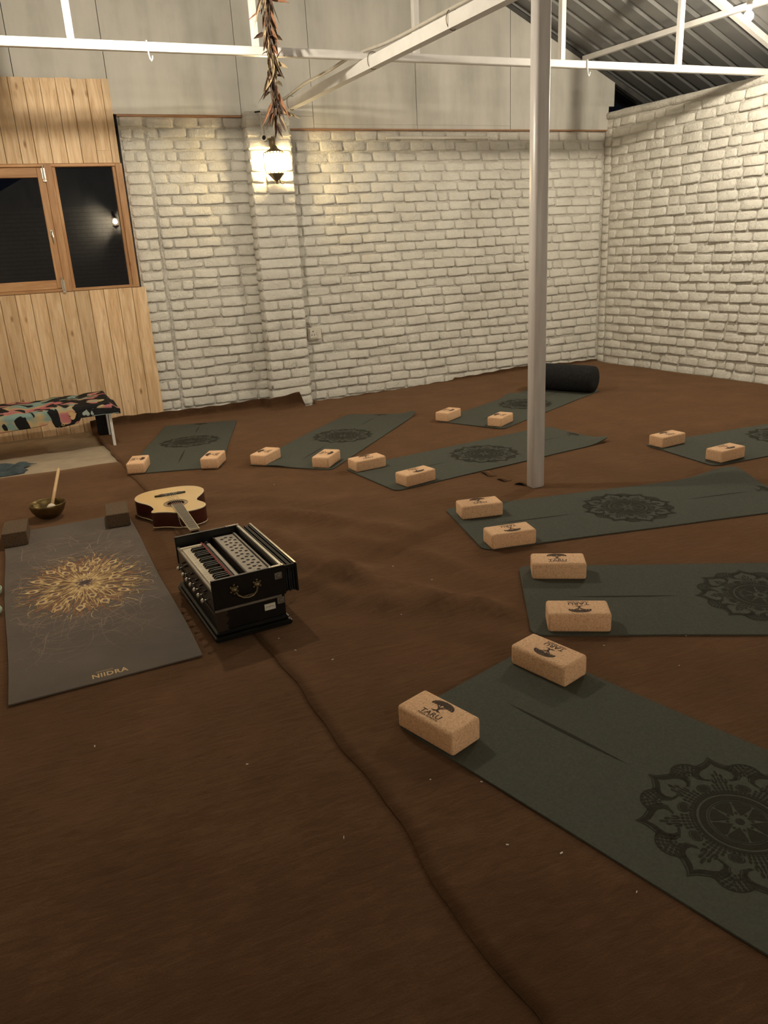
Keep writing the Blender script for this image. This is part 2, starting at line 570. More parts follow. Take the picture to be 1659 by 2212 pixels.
def brick_mesh(name, seed, proud, BLN):
    r = random.Random(seed)
    # unit brick: x 0..1, z 0..1, -y is the face; lower edge stands prouder than the upper one
    e_ = 0.014 / BLN
    us = [0, e_, 0.5, 1 - e_, 1]
    ws = [0, 0.16, 0.84, 1]
    V, Fc = [], []
    for wi, w in enumerate(ws):
        for ui, u in enumerate(us):
            edge = ui in (0, 4) or wi in (0, 3)
            d = lerp(proud, proud * 0.38, w) + r.uniform(-.0026, .0026)
            if edge:
                d -= (0.0025 if wi == 0 else 0.006) + r.uniform(0, .002)
            du = r.uniform(-.0028, .0028) / BLN if ui in (0, 4) else r.uniform(-.004, .004) / BLN
            dw = r.uniform(-.06, .06)
            if (ui in (0, 4)) and (wi in (0, 3)):
                du += (0.0065 if ui == 0 else -0.0065) / BLN
                dw += (0.07 if wi == 0 else -0.07)
            V.append(((u + du) * BLN, -d, (w + dw) * BHN))
    nu = len(us)
    for wi in range(3):
        for ui in range(4):
            a = wi * nu + ui
            Fc.append((a, a + 1, a + nu + 1, a + nu))
    ring = [0, 1, 2, 3, 4, 9, 14, 19, 18, 17, 16, 15, 10, 5]
    n = len(V)
    for k in ring:
        V.append((V[k][0], 0.02, V[k][2]))
    L = len(ring)
    for k in range(L):
        j = (k + 1) % L
        Fc.append((ring[j], ring[k], n + k, n + j))
    me = bpy.data.meshes.new(name)
    me.from_pydata(V, [], Fc)
    me.polygons.foreach_set('use_smooth', [True] * len(me.polygons))
    me.materials.append(M['brick'])
    me.update()
    return me


BR = [brick_mesh('brick', 100 + k, 0.011 + 0.0022 * (k % 6), 0.22) for k in range(18)]
BR_SHORT = [brick_mesh('short_brick', 300 + k, 0.011 + 0.0022 * (k % 5), 0.115) for k in range(8)]


def pick(L):
    return (BR[rnd.randrange(18)], 0.22) if L > .165 else (BR_SHORT[rnd.randrange(8)], 0.115)


def lay_bricks(parent, spots, to_world, cap=300):
    """spots: (s, z, length, height) in the wall's own frame"""
    cpos = Vector((0, 0, CAM_H))
    spots = sorted(spots, key=lambda q: (to_world(q[0] + q[2] / 2, q[1]) - cpos).length - 0.9 * (q[2] > .16))
    rest = MB()
    for i, (s, z, L, Hh) in enumerate(spots):
        me, nom = pick(L)
        off = rnd.uniform(-.004, .004)
        tilt = rnd.uniform(-.022, .022)
        if i < cap:
            o = bpy.data.objects.new('brick', me)
            COL.objects.link(o)
            o.parent = parent
            o.location = (s, off, z)
            o.scale = (L / nom, 1, Hh / BHN)
            o.rotation_euler = (0, tilt, 0)
        else:
            k = len(rest.v)
            for v in me.vertices:
                x, y, zz = v.co.x * L / nom, v.co.y + off, v.co.z * Hh / BHN
                rest.v.append((s + x + zz * math.sin(tilt), y, z + zz - x * math.sin(tilt)))
            rest.f += [tuple(k + q for q in p.vertices) for p in me.polygons]
    if rest.v:
        o = rest.build('brick_field', M['brick'], parent, True)
        o['kind'] = 'stuff'


COURSE = 0.0905


def coursing(s0, s1, z0, z1, seed, skip=None, mean=0.232, lead=None, trailing_plain=True):
    r = random.Random(seed)
    out = []
    nrow = int(round((z1 - z0) / COURSE))
    ch = (z1 - z0) / nrow
    for i in range(nrow):
        z = z0 + i * ch
        s = s0
        first = True
        while s < s1 - 0.02:
            L = mean + r.uniform(-.022, .022)
            if r.random() < 0.10:
                L = r.uniform(.10, .15)
            if first:
                L = (0.12 if i % 2 else mean) + r.uniform(-.03, .02)
                first = False
            if s + L > s1 - 0.07:
                L = s1 - s
            gap = r.uniform(.005, .017)
            if skip is None or not skip(s, s + L, z, z + ch):
                out.append((s + gap * .3, z + .005 + r.uniform(-.005, .004), L - gap, ch - r.uniform(.007, .017)))
            s += L
    return out


# back wall (brick part) with its mortar bed
mb = MB()
mb.box(((0.80 + 6.1) / 2, 0.12, 1.27), (6.1 - 0.80, 0.24, 2.66))
wall_back = mb.build('wall_back', M['mortar'], None, loc=(0, YW, 0))
struct(wall_back, 'white painted brick back wall')
sp = coursing(0.81, 1.01, -0.04, 2.56, 11)
sp += coursing(1.03, 1.89, -0.04, 2.56, 12)
sp += coursing(2.24, 5.82, -0.03, 2.455, 13)
sp = [q for q in sp if not (0.93 < q[0] + q[2] / 2 < 1.02 and q[1] > 2.46)]
lay_bricks(wall_back, sp, lambda s, z: Vector((s, YW, z)))
# ragged strip of plaster that runs up between two brickwork stints
mb = MB()
rr = random.Random(5)
rings = []
for k in range(46):
    z = lerp(-0.03, 2.42, k / 45)
    w = 0.016 + rr.uniform(-.009, .009)
    x = 1.018 + rr.uniform(-.008, .008) + 0.01 * (z / 2.4)
    d = 0.006 + rr.uniform(-.003, .005)
    rings.append([(x - w, 0.005, z), (x - w * .6, -d, z), (x + w * .6, -d, z), (x + w, 0.005, z)])
mb.loft(rings, True, True)
mb.build('plaster_seam', M['mortar'], wall_back, True)

# right wall
mb = MB()
mb.box((6.35, 0.11, RW_TOP / 2 - 0.03), (12.7, 0.22, RW_TOP + 0.06 - 0.02))
ca, sa = math.cos(RANG), math.sin(RANG)
wall_right = mb.build('wall_right', M['mortar'], None, loc=(RC[0], RC[1], 0), rz=RANG)
struct(wall_right, 'white painted brick side wall')
sp = []
r3 = random.Random(31)
nr = 29
for i in range(nr):
    sp.append((0.012, 0.004 + i * 0.0885, 0.092 + r3.uniform(-.004, .006), 0.080))
sp += coursing(0.118, 12.6, -0.01, 2.56, 21)
lay_bricks(wall_right, sp, lambda s, z: Vector((RC[0] + ca * s, RC[1] + sa * s, z)))
# rough cement capping along the top
mb = MB()
rr = random.Random(8)
rings = []
for k in range(128):
    s = k / 10
    a, c = rr.uniform(-.006, .006), rr.uniform(-.008, .004)
    rings.append([(s, -0.020 + a * .5, RW_TOP - 0.055 + c), (s, -0.026 + a, RW_TOP - 0.012), (s, -0.012, RW_TOP + 0.012 + a * .5), (s, 0.23, RW_TOP + 0.012), (s, 0.23, RW_TOP - 0.05)])
mb.loft(rings, True, True)
mb.build('cement_capping', M['mortar'], wall_right, True)

# brick pillar standing proud of the back wall
PX0, PX1, PYF = 1.862, 2.262, 7.335
mb = MB()
mb.box(((PX0 + PX1) / 2, 0.08 + 0.008, 1.26), (PX1 - PX0 - 0.012, 0.17, 2.64))
pillar = mb.build('pillar', M['mortar'], None, loc=(0, PYF, 0))
struct(pillar, 'white painted brick pillar carrying the lantern')
sp = []
r4 = random.Random(44)
nrow = 28
ch = (2.56 + 0.045) / nrow
for i in range(nrow):
    z = -0.045 + i * ch
    W = PX1 - PX0
    pat = (i * 7 + r4.randrange(3)) % 4
    cuts = {0: [0.27], 1: [0.13], 2: [0.14, 0.27], 3: [0.2]}[pat]
    if r4.random() < .12:
        cuts = []
    edges = [0] + [c + r4.uniform(-.015, .015) for c in cuts] + [W]
    for a, c in zip(edges, edges[1:]):
        sp.append((PX0 + a + .003, z + .004, c - a - .009, ch - r4.uniform(.009, .014)))
lay_bricks(pillar, sp, lambda s, z: Vector((s, PYF, z)))
# flank bricks
for side, (x, rz, flip) in enumerate(((PX0, -PI / 2, 1), (PX1, PI / 2, -1))):
    for i in range(nrow):
        z = -0.045 + i * ch
        o = bpy.data.objects.new('brick', BR_SHORT[rnd.randrange(8)])
        COL.objects.link(o)
        o.parent = pillar
        # local x runs along the flank; -y faces outwards
        o.location = (x + (0.007 if side == 0 else -0.007), 0.160 if side == 0 else 0.0, z + .004)
        o.rotation_euler = (0, 0, rz)
        o.scale = (0.155 / .115, 1, (ch - .011) / BHN)

# walls behind and left of the camera (seen only as reflections in the window)
mb = MB(); mb.box((0, 0.1, 1.31), (9.0, 0.2, 2.7))
o = mb.build('wall_front', M['brick_far'], None, loc=(2.9, -5.12, 0), rz=PI); struct(o, 'white brick wall opposite the window')
mb = MB(); mb.box((0, 0.1, 1.31), (12.8, 0.2, 2.7))
o = mb.build('wall_left', M['brick_far'], None, loc=(-1.06, 1.2, 0), rz=PI / 2); struct(o, 'white brick wall on the left')
mb = MB()
mb.loft([[(-1.2, y, 2.64), (6.9, y, 2.64), (6.9, y, 2.66), (2.46, y, roof_z(2.46) - .02), (-1.2, y, 2.66)] for y in (-5.16, -5.10)])
o = mb.build('wall_front_gable', M['board'], None); struct(o, 'grey board gable opposite the window')

# ---- gable of grey cement boards above the brick
wall_gable = thing('wall_gable', '', 'wall')
del wall_gable['category']
wall_gable['kind'] = 'structure'
wall_gable['label'] = 'grey cement board gable above the back wall'
wall_gable.location = (0, YW - 0.04, 0)


def board(x0, x1, zb, cut=None):
    """one board up to the roof line; x in world"""
    g = 0.0025
    pts = [(x0 + g, zb), (x1 - g, zb)]
    top = lambda x: roof_z(x) - 0.035
    xs = [x1 - g]
    if x0 < 2.46 < x1:
        xs.append(2.46)
    xs.append(x0 + g)
    if cut:
        pts = cut
    else:
        pts += [(x, top(x)) for x in xs]
    mb = MB()
    mb.loft([[(x, y, z) for x, z in pts] for y in (0.0, 0.05)])
    mb.build('panel', M['board'], wall_gable)


board(-1.1, -0.45, 2.79)
board(-0.45, 0.06, 2.79)
board(0.06, 0.765, 2.79)
board(0.765, 1.862, 2.567)
board(1.862, 2.53, 2.567)
for a, c in ((2.53, 3.58), (3.58, 4.628)):
    board(a, c, 2.50)
board(4.628, 5.9, 2.465, cut=[(4.6305, 2.465), (5.838, 2.465), (5.845, 2.69), (5.912, 2.69), (5.912, 2.915), (4.6305, roof_z(4.63) - 0.035)])
# the low strip of board under the middle panels
for a, c, zt_ in ((2.262, 2.53, 2.565), (2.53, 3.585, 2.499), (3.585, 4.628, 2.499)):
    mb = MB(); mb.box(((a + c) / 2, 0.026, (2.465 + zt_) / 2), (c - a - .004, 0.048, zt_ - 2.465)); mb.build('panel', M['board'], wall_gable)
# red-brown battens under the boards
mb = MB(); mb.box((1.33, 7.478, 2.558), (1.06, 0.035, 0.014)); o = mb.build('trim_1', M['copper_trim']); struct(o, 'thin brown batten under the boards left of the pillar')
mb = MB(); mb.box((4.05, 7.476, 2.458), (3.56, 0.04, 0.012)); o = mb.build('trim_2', M['copper_trim']); struct(o, 'thin brown batten under the boards right of the pillar')
mb = MB(); mb.cbox((3.81, 7.475, 2.388), (1.11, 0.022, 0.026), .004); o = mb.build('cable_trunking', M['plastic_white'])
tag(o, 'slim white cable trunking high on the brick wall', 'trunking')

# ---- roof of ribbed sheets
def rib_profile(y0, y1):
    pts = []
    y = y0
    P = 0.212
    while y < y1:
        pts += [(y, 0), (y + 0.130, 0), (y + 0.148, 0.030), (y + 0.186, 0.030), (y + 0.204, 0)]
        y += P
    return pts


prof = rib_profile(-5.2, 7.9)
sl = math.sqrt(1 + ROOF_SL ** 2)
for nm, xa, xb, lab in (('ceiling', 6.75, 2.44, 'ribbed grey metal roof sheets sloping up from the side wall'), ('ceiling_left', -1.83, 2.48, 'ribbed grey metal roof sheets of the far slope')):
    mb = MB()
    rings = []
    for t in (0, .25, .5, .75, 1):
        x = lerp(xa, xb, t)
        z = roof_z(x) if nm == 'ceiling' else 2.95 + ROOF_SL * (5.91 - (4.92 - x))
        rings.append([(x, y, z + 0.055 + d) for y, d in prof])
    mb.loft(rings, False, False, closed=False)
    o = mb.build(nm, M['roof'])
    md = o.modifiers.new('sheet', 'SOLIDIFY'); md.thickness = 0.002
    struct(o, lab)

# dark flashing strip between gable boards and roof
mb = MB(); mb.beam((6.5, 7.49, roof_z(6.5) - .01), (2.46, 7.49, roof_z(2.46) - .01), 0.05, 0.05)
o = mb.build('trim_3', M['dark_edge']); struct(o, 'dark strip where the gable meets the roof')
mb = MB(); mb.beam((-1.6, 7.49, roof_z(-1.6) - .01), (2.46, 7.49, roof_z(2.46) - .01), 0.05, 0.05)
o = mb.build('trim_4', M['dark_edge']); struct(o, 'dark strip where the gable meets the far roof slope')

# ---- planked wood wall with window
wall_wood = thing('wall_wood', '', 'wall')
del wall_wood['category']
wall_wood['kind'] = 'structure'
wall_wood['label'] = 'pine plank wall around the window'
wall_wood.location = (0, YW - 0.055, 0)


def plank(x0, x1, z0, z1, dy=0.0):
    w, h = x1 - x0 - 0.003, z1 - z0
    mb = MB()
    c = 0.003
    rings = []
    for z in (-h / 2, h / 2):
        rings.append([(-w / 2, 0.018, z), (-w / 2, c, z), (-w / 2 + c, 0, z), (w / 2 - c, 0, z), (w / 2, c, z), (w / 2, 0.018, z)])
    mb.loft(rings, True, True)
    mb.build('plank', M['pine'], wall_wood, loc=((x0 + x1) / 2, dy, (z0 + z1) / 2))


r5 = random.Random(15)
x = 0.832
while x > -1.0:
    w = 0.118 + r5.uniform(-.004, .004)
    plank(x - w, x, -0.055, 1.176, r5.uniform(-.001, .001))
    x -= w
x = 0.772
first = True
while x > -1.0:
    w = 0.060 if first else 0.117 + r5.uniform(-.003, .003)
    if first is False and x > 0.69:
        plank(x - w, x, 2.287, 2.822, 0)
        plank(x - w, x, 2.192, 2.286, 0)
    else:
        plank(x - w, x, 2.192, 2.822 + r5.uniform(-.004, .004), r5.uniform(-.001, .001))
    first = False
    x -= w
mb = MB(); mb.box((-0.1, 7.56, 0.57), (1.86, 0.06, 1.2)); o = mb.build('wall_wood_backing_lower', M['dark_edge']); struct(o, 'wall core behind the lower planks')
mb = MB(); mb.box((-0.1, 7.56, 2.51), (1.72, 0.06, 0.62)); o = mb.build('wall_wood_backing_upper', M['dark_edge']); struct(o, 'wall core behind the upper planks')

# window: outer frame, mullion, casement on the left, fixed pane on the right
win = thing('window_1', '', 'window')
del win['category']
win['kind'] = 'structure'
win['label'] = 'wooden casement window with dark night panes'
win.location = (0, YW - 0.06, 0)
Z0, Z1 = 1.178, 2.19


def bar(name, c, s, parent, mat='frame_wood', ch=.004):
    mb = MB(); mb.cbox((0, 0, 0), s, ch)
    return mb.build(name, M[mat], parent, loc=c)


def hbar(name, c, s, parent, mat='frame_wood', ch=.004):
    """rail whose grain runs along its length: built upright and turned"""
    mb = MB(); mb.cbox((0, 0, 0), (s[2], s[1], s[0]), ch)
    o = mb.build(name, M[mat], parent, loc=c)
    o.rotation_euler = (0, PI / 2, 0)
    return o


bar('frame_stile', (0.752, 0.03, (Z0 + Z1) / 2), (0.055, 0.075, Z1 - Z0), win)
bar('frame_stile', (0.712, 0.045, (Z0 + Z1) / 2), (0.026, 0.06, Z1 - Z0 - .03), win)
bar('mullion', (0.190, 0.03, (Z0 + Z1) / 2), (0.062, 0.075, Z1 - Z0), win)
bar('glazing_bead', (0.234, 0.04, (Z0 + Z1) / 2), (0.026, 0.055, Z1 - Z0 - .03), win)
bar('frame_stile', (-0.905, 0.03, (Z0 + Z1) / 2), (0.055, 0.075, Z1 - Z0), win)
hbar('frame_rail', (-0.075, 0.032, Z1 - 0.012), (1.70, 0.07, 0.024), win)
hbar('frame_rail', (-0.075, 0.032, Z0 + 0.012), (1.70, 0.07, 0.024), win)
mb = MB(); mb.box((0.473, 0.06, (Z0 + Z1) / 2), (0.47, 0.006, Z1 - Z0 - .05)); mb.build('pane', M['glass'], win)
sash = MB()
s_o = hbar('sash', (-0.355, 0.028, Z1 - 0.065), (1.03, 0.05, 0.075), win)
hbar('sash', (-0.355, 0.028, Z0 + 0.062), (1.03, 0.05, 0.075), win)
bar('sash', (0.130, 0.024, (Z0 + Z1) / 2), (0.058, 0.055, Z1 - Z0 - .06), win)
bar('sash', (-0.842, 0.028, (Z0 + Z1) / 2), (0.062, 0.05, Z1 - Z0 - .06), win)
mb = MB(); mb.box((-0.36, 0.045, (Z0 + Z1) / 2), (0.93, 0.006, 0.84)); mb.build('pane', M['glass'], win)
# bolts and handle
for zc in (2.115, 1.235):
    mb = MB()
    mb.cbox((0.150, -0.010, zc), (0.030, 0.006, 0.085), .002)
    mb.tube([(0.150, -0.018, zc - .06), (0.150, -0.018, zc + .065)], 0.006, 8)
    mb.cbox((0.152, -0.016, zc - .055), (0.026, 0.012, 0.02), .002)
    mb.build('bolt', M['silver'], win)
mb = MB()
mb.cbox((0.132, -0.012, 1.655), (0.022, 0.008, 0.05), .002)
mb.tube([(0.132, -0.02, 1.665), (0.134, -0.035, 1.655), (0.138, -0.037, 1.62), (0.140, -0.034, 1.575)], [.006, .007, .007, .004], 8)
mb.build('handle', M['silver'], win)

# night garden outside the window
mb = MB(); mb.box((0, 12.0, -0.3), (22, 8.6, 0.2)); o = mb.build('night_ground', M['night_earth']); tag(o, 'dark ground outside beyond the window', 'ground')
o['kind'] = 'structure'

# ================================================================== STEELWORK
def truss(y, label, hooks=()):
    t = thing('roof_truss', label, 'truss', (0, y, 0))
    mb = MB(); mb.cbox(((-1.2 + 6.12) / 2, 0, 2.6545), (7.32, 0.050, 0.052), .005); mb.build('bottom_chord', M['white_steel'], t)
    for x in (-0.77, 0.4, 1.545, 2.71, 3.94, 5.08):
        if y < 4 and abs(x - 2.71) < .1:
            continue
        top = roof_z(x) - 0.03
        mb = MB(); mb.cbox((x, 0, (2.68 + top) / 2), (0.044, 0.044, top - 2.68), .004); mb.build('vertical_post', M['white_steel'], t)
    for a in (6.3, -1.4):
        mb = MB(); mb.beam((a, 0, roof_z(a) - 0.005), (2.46, 0, roof_z(2.46) - 0.005), 0.05, 0.05); mb.build('rafter', M['white_steel'], t)
    return t


truss(5.62, 'white steel roof truss crossing the room halfway to the back wall')
truss(3.79, 'white steel roof truss over the square pole')
for x in (-0.6, 0.9):
    pass
for i, (x, lab) in enumerate(((4.56, 'upper steel purlin under the right roof slope'), (5.52, 'lower steel purlin under the right roof slope near the bulb'))):
    mb = MB(); mb.beam((x - .03, 7.44, roof_z(x) - 0.012), (x + .20, 3.0, roof_z(x + .2) - 0.012), 0.04, 0.045)
    o = mb.build('roof_purlin', M['white_steel']); tag(o, lab, 'purlin', 'purlins under the roof')

pole = MB()
pole.cbox((0, 0, 1.312), (0.085, 0.075, 2.624), 0.012)
o = smooth_by_angle(pole.build('support_pole', M['pole'], loc=(2.4795, 3.715, 0)), 50)
tag(o, 'square off-white steel pole standing in the middle of the carpet', 'pole')

# beam from the pillar to the pole
beam = thing('cross_beam', 'white steel box beam running from the brick pillar to the pole', 'beam')
BA, BB = Vector((2.175, 7.36, 2.588)), Vector((2.452, 3.76, 2.588))
mb = MB(); mb.beam(BA, BB, 0.062, 0.074); mb.build('box_section', M['white_steel'], beam)


def on_beam(t, side=0.0, up=0.0):
    d = (BB - BA)
    n = Vector((d.y, -d.x, 0)).normalized()   # towards -x side
    return BA + d * t + n * side * -1 + Vector((0, 0, up))


for tt in (0.09, 0.52, 0.80):
    c = on_beam(tt)
    mb = MB()
    loop = [c + Vector((math.cos(a) * .042, 0, math.sin(a) * .055 + .012)) for a in [2 * PI * k / 16 for k in range(17)]]
    mb.tube(loop, 0.0025, 5)
    mb.build('wire_tie', M['iron'], beam)
cable = MB()
side = Vector((-0.055, 0, 0))
pts = []
for k in range(31):
    t = 0.015 + k * 0.03
    sag = 0.05 * math.exp(-((t - .28) / .13) ** 2)
    pts.append(on_beam(t) + Vector((-0.012 - sag * .8, 0, 0.062 + 0.035 * math.exp(-((t - .45) / .1) ** 2) + 0.02 * math.exp(-((t - .2) / .1) ** 2))))
cable.tube(pts, 0.012, 8)
o = cable.build('conduit_hose', M['grey_plastic'], None, True)
tag(o, 'thin grey conduit hose tied along the box beam', 'conduit')

# hooks on the chord
for x, lab in ((0.843, 'white wire hook hanging from the truss near the planked wall'), (4.16, 'white wire hook hanging from the truss right of the pole')):
    mb = MB()
    y = 5.62
    mb.tube([(x, y + .028, 2.684), (x, y, 2.688), (x, y - .031, 2.684), (x, y - .031, 2.66), (x + .004, y - .031, 2.61), (x + .008, y - .031, 2.585), (x + .016, y - .031, 2.572), (x + .023, y - .031, 2.585), (x + .026, y - .031, 2.602)], 0.0045, 6)
    o = mb.build('wire_hook', M['white_steel'], None, True); tag(o, lab, 'hook', 'hooks on the truss')


# ================================================================== LAMPS
def ball(r, n=14, m=9, sz=1.0, c=(0, 0, 0)):
    prof = [(max(1e-4, r * math.sin(PI * k / m)), -r * sz * math.cos(PI * k / m)) for k in range(m + 1)]
    return MB().lathe(prof, n, c)


def bulb(name, label, loc, mat, cord_top):
    t = thing(name, label, 'light bulb', loc)
    ball(0.034, 14, 9).build('glass_bulb', M[mat], t, True)
    mb = MB(); mb.lathe([(0.0001, .10), (.014, .10), (.020, .095), (.020, .045), (.016, .036), (.014, .031)], 14); mb.build('lamp_holder', M['plastic_white'], t, True)
    mb = MB(); mb.tube([(0, 0, .095), (0.002, 0, .12), (0, 0, cord_top - loc[2])], 0.004, 6); mb.build('cord', M['black_cloth'], t, True)
    return t


bulb('bare_bulb', 'bare glowing bulb hanging from the roof at the upper right', (4.92, 4.77, 2.81), 'bulb_right', roof_z(4.92) + .05)
bulb('bare_bulb', 'bare glowing bulb hanging from the roof left of the pole', (0.62, 4.77, 2.735), 'bulb_left', roof_z(.62) + .05)

# wall lanterns: pillar one, reflected one behind camera, two added beside it for fill
def lantern(label, loc, rz, glow):
    lan = thing('wall_lantern', label, 'lantern', loc, rz, 'wall lanterns')
    ball(0.048, 14, 9, 1.15).build('glowing_globe', M[glow], lan, True)
    mb = MB(); mb.lathe([(0.0001, .150), (.012, .148), (.016, .135), (.024, .128), (.034, .112), (.050, .098), (.078, .084), (.082, .078), (.074, .076), (.046, .092), (.0001, .120)], 8)
    for k in range(16):
        a = 2 * PI * k / 16
        mb.tube([(math.cos(a) * .076, math.sin(a) * .076, .080), (math.cos(a) * .080, math.sin(a) * .080, .062)], [.006, .002], 5)
    mb.build('roof_cap', M['iron'], lan)
    mb = MB(); mb.lathe([(.066, -.092), (.074, -.094), (.072, -.102), (.056, -.118), (.034, -.140), (.018, -.152), (.010, -.160), (.006, -.178), (.0002, -.182)], 8)
    for k in range(12):
        a = 2 * PI * k / 12
        mb.tube([(math.cos(a) * .068, math.sin(a) * .068, -.094), (math.cos(a) * .072, math.sin(a) * .072, -.076)], [.005, .002], 5)
    mb.build('drip_pan', M['iron'], lan)
    mb = MB()
    mb.tube([(-.05, .03, .084), (-.082, .04, .08), (-.086, .04, .07), (-.088, .05, 0.0), (-.078, .04, -.092), (-.04, .02, -.096)], 0.005, 6)
    mb.build('bracket_arm', M['iron'], lan, True)
    mb = MB()
    mb.tube([(.0, 0.005, .145), (.004, .03, .185), (.014, .075, .205), (.02, .105, .19)], [.010, .011, .011, .010], 8)
    mb.build('scroll', M['iron'], lan, True)
    mb = MB()
    mb.tube([(.03, .03, -.125), (.05, .06, -.165), (.075, .08, -.175), (.09, .075, -.165)], [.005, .005, .004, .003], 6)
    mb.build('scroll', M['iron'], lan, True)
    mb = MB(); mb.cbox((.02, .108, .17), (.05, .012, .11), .004); mb.build('wall_plate', M['iron'], lan)
    return lan


lantern('ornate bronze wall lantern glowing on the brick pillar', (2.062, 7.215, 2.16), 0.0, 'lantern_glow')
for x_, lab_ in ((1.76, 'glowing wall lantern behind the camera at the window end'), (3.5, 'added fill lantern behind the camera in the middle'), (5.2, 'added fill lantern behind the camera at the far side')):
    lantern(lab_, (x_, -4.995, 2.3), PI, 'lantern_front_glow')

# PVC conduit with an open round box above the lantern
con = thing('conduit_pipe', 'white conduit pipe with round open box above the lantern', 'conduit', (2.0, 7.30, 2.37))
mb = MB(); mb.tube([(-.012, 0, .19), (-.006, 0, .10), (0, 0, .02)], 0.011, 10); mb.build('pipe', M['plastic_white'], con, True)
mb = MB(); mb.lathe([(.026, -.03), (.026, .01), (.020, .012), (.019, -.02), (.0001, -.02)], 16)
bx = mb.build('junction_box', M['plastic_white'], con, True); bx.rotation_euler = (PI / 2 + .2, 0, 0.1); bx.location = (0.0, -0.01, -0.005)
mb = MB(); mb.lathe([(.0001, .0), (.0185, .0)], 16); k = mb.build('opening', M['hole_black'], bx); k.location = (0, 0, -.0)
mb = MB(); mb.tube([(.03, 0, .0), (.09, .005, .012)], 0.013, 10); mb.build('pipe', M['plastic_white'], con, True)
mb = MB(); mb.tube([(-.06, -.005, .197), (-.012, -.005, .203)], 0.006, 8); mb.build('nail', M['hole_black'], con, True)

# socket beside the pillar
so = thing('wall_socket', 'white power socket box on the brick right of the pillar', 'socket', (2.376, 7.468, 0.628))
mb = MB(); mb.cbox((0, 0, 0), (0.135, 0.045, 0.118), .006); mb.build('box', M['plastic_white'], so)
mb = MB(); mb.cbox((-.012, -.026, 0), (0.082, 0.010, 0.088), .003); mb.build('face_plate', M['plastic_white'], so)
for dx, dz, r in ((-.02, .022, .006), (-.034, -.012, .005), (-.008, -.012, .005)):
    mb = MB(); mb.tube([(dx, -.0312, dz), (dx, -.0325, dz)], r, 10); mb.build('pin_hole', M['hole_black'], so)
mb = MB(); mb.cbox((.018, -.033, .0), (.014, .006, .026), .002); mb.build('switch', M['plastic_white'], so)
mb = MB(); mb.tube([(-.03, .0, .058), (-.03, .0, .085), (-.05, .0, .105), (-.085, .004, .11)], 0.010, 8); mb.build('conduit_stub', M['grey_plastic'], so, True)

# dried garland hanging by the truss post
gar = thing('dried_garland', 'long garland of dried leaves and flowers hanging from the truss', 'garland', (1.6, 5.47, 0))
rg = random.Random(3)
mb = MB()
for k in range(5):
    ph = rg.uniform(0, 6)
    pts = [(0.012 * math.sin(ph + q * .8) + rg.uniform(-.006, .006) + (0.010 * (q - 13) / 13), 0.012 * math.cos(ph + q * .7), 2.30 + q * 0.0305) for q in range(27)]
    mb.tube(pts, 0.0055, 5)
mb.build('twisted_stem', M['dried_brown'], gar, True)
mb = MB(); mb.tube([(-0.024, 0, 2.96), (-.022, -.01, 2.62), (-.018, -.01, 2.5)], .0025, 5); mb.build('string', M['dried_brown'], gar, True)
mb = MB(); mb.tube([(0.0, 0, 2.34), (.003, -.01, 2.26), (0.0, 0, 2.2)], .002, 5); mb.build('string', M['dried_straw'], gar, True)


def leaf(c, d, L, w, mat):
    c, d = Vector(c), Vector(d).normalized()
    s = d.cross(Vector((rg.uniform(-1, 1), -1.2, rg.uniform(-.4, .4)))).normalized() * w
    n = s.cross(d).normalized() * w * .5
    mb = MB()
    bend = Vector((rg.uniform(-.3, .3), rg.uniform(-.2, .2), -.25)) * L
    p0, p1, p2, p3 = c, c + d * L * .35 + bend * .1, c + d * L * .7 + bend * .45, c + d * L + bend
    th = Vector((0, .0012, 0))
    v = [p0, p1 + s + n, p1 - s + n, p1 - n * .6, p2 + s * .7 + n, p2 - s * .7 + n, p2 - n * .5, p3]
    i = 0
    mb.v = [tuple(q) for q in v] + [tuple(q + th) for q in v]
    top = [(0, 1, 3), (0, 3, 2), (1, 4, 6, 3), (3, 6, 5, 2), (4, 7, 6), (6, 7, 5)]
    mb.f = top + [tuple(8 + q for q in reversed(f)) for f in top]
    mb.build('dried_leaf', M[mat], gar, True)


for k in range(130):
    z = rg.uniform(2.26, 3.0)
    a = rg.uniform(0, 2 * PI)
    wide = .35 + .5 * sstep((z - 2.75) / .15)
    d = Vector((math.cos(a) * rg.uniform(.1, .6), math.sin(a) * rg.uniform(.1, .6), -1.0))
    kind = rg.random()
    if kind < .12:
        d = Vector((math.cos(a), math.sin(a), rg.uniform(-.5, .3)))
    elif kind < .22:
        d = Vector((math.cos(a) * .4, math.sin(a) * .4, 1.0))
    off = 0.010 + .030 * wide * rg.random()
    leaf((math.cos(a) * off, math.sin(a) * off, z), d, rg.uniform(.03, .15), rg.uniform(.004, .016), rg.choice(['dried_brown', 'dried_brown', 'dried_brown', 'dried_rust', 'dried_straw', 'dried_straw']))
for k in range(7):
    leaf((0, 0, 2.215 - .004 * k), (rg.uniform(-.5, .5), rg.uniform(-.5, .5), -1), rg.uniform(.04, .075), .008, 'dried_brown')

# ================================================================== CARPETS
SEAM = [(-5.1, 0.76), (0.887, 0.615), (1.13, 0.592), (1.507, 0.597), (2.003, 0.569), (2.662, 0.529), (3.6, 0.462), (4.687, 0.385), (5.164, 0.349), (5.871, 0.286), (7.131, 0.187), (7.6, 0.14)]


def seam_x(y):
    return interp(SEAM, y) + 0.006 * math.sin(y * 9.0) + 0.004 * math.sin(y * 23.0)


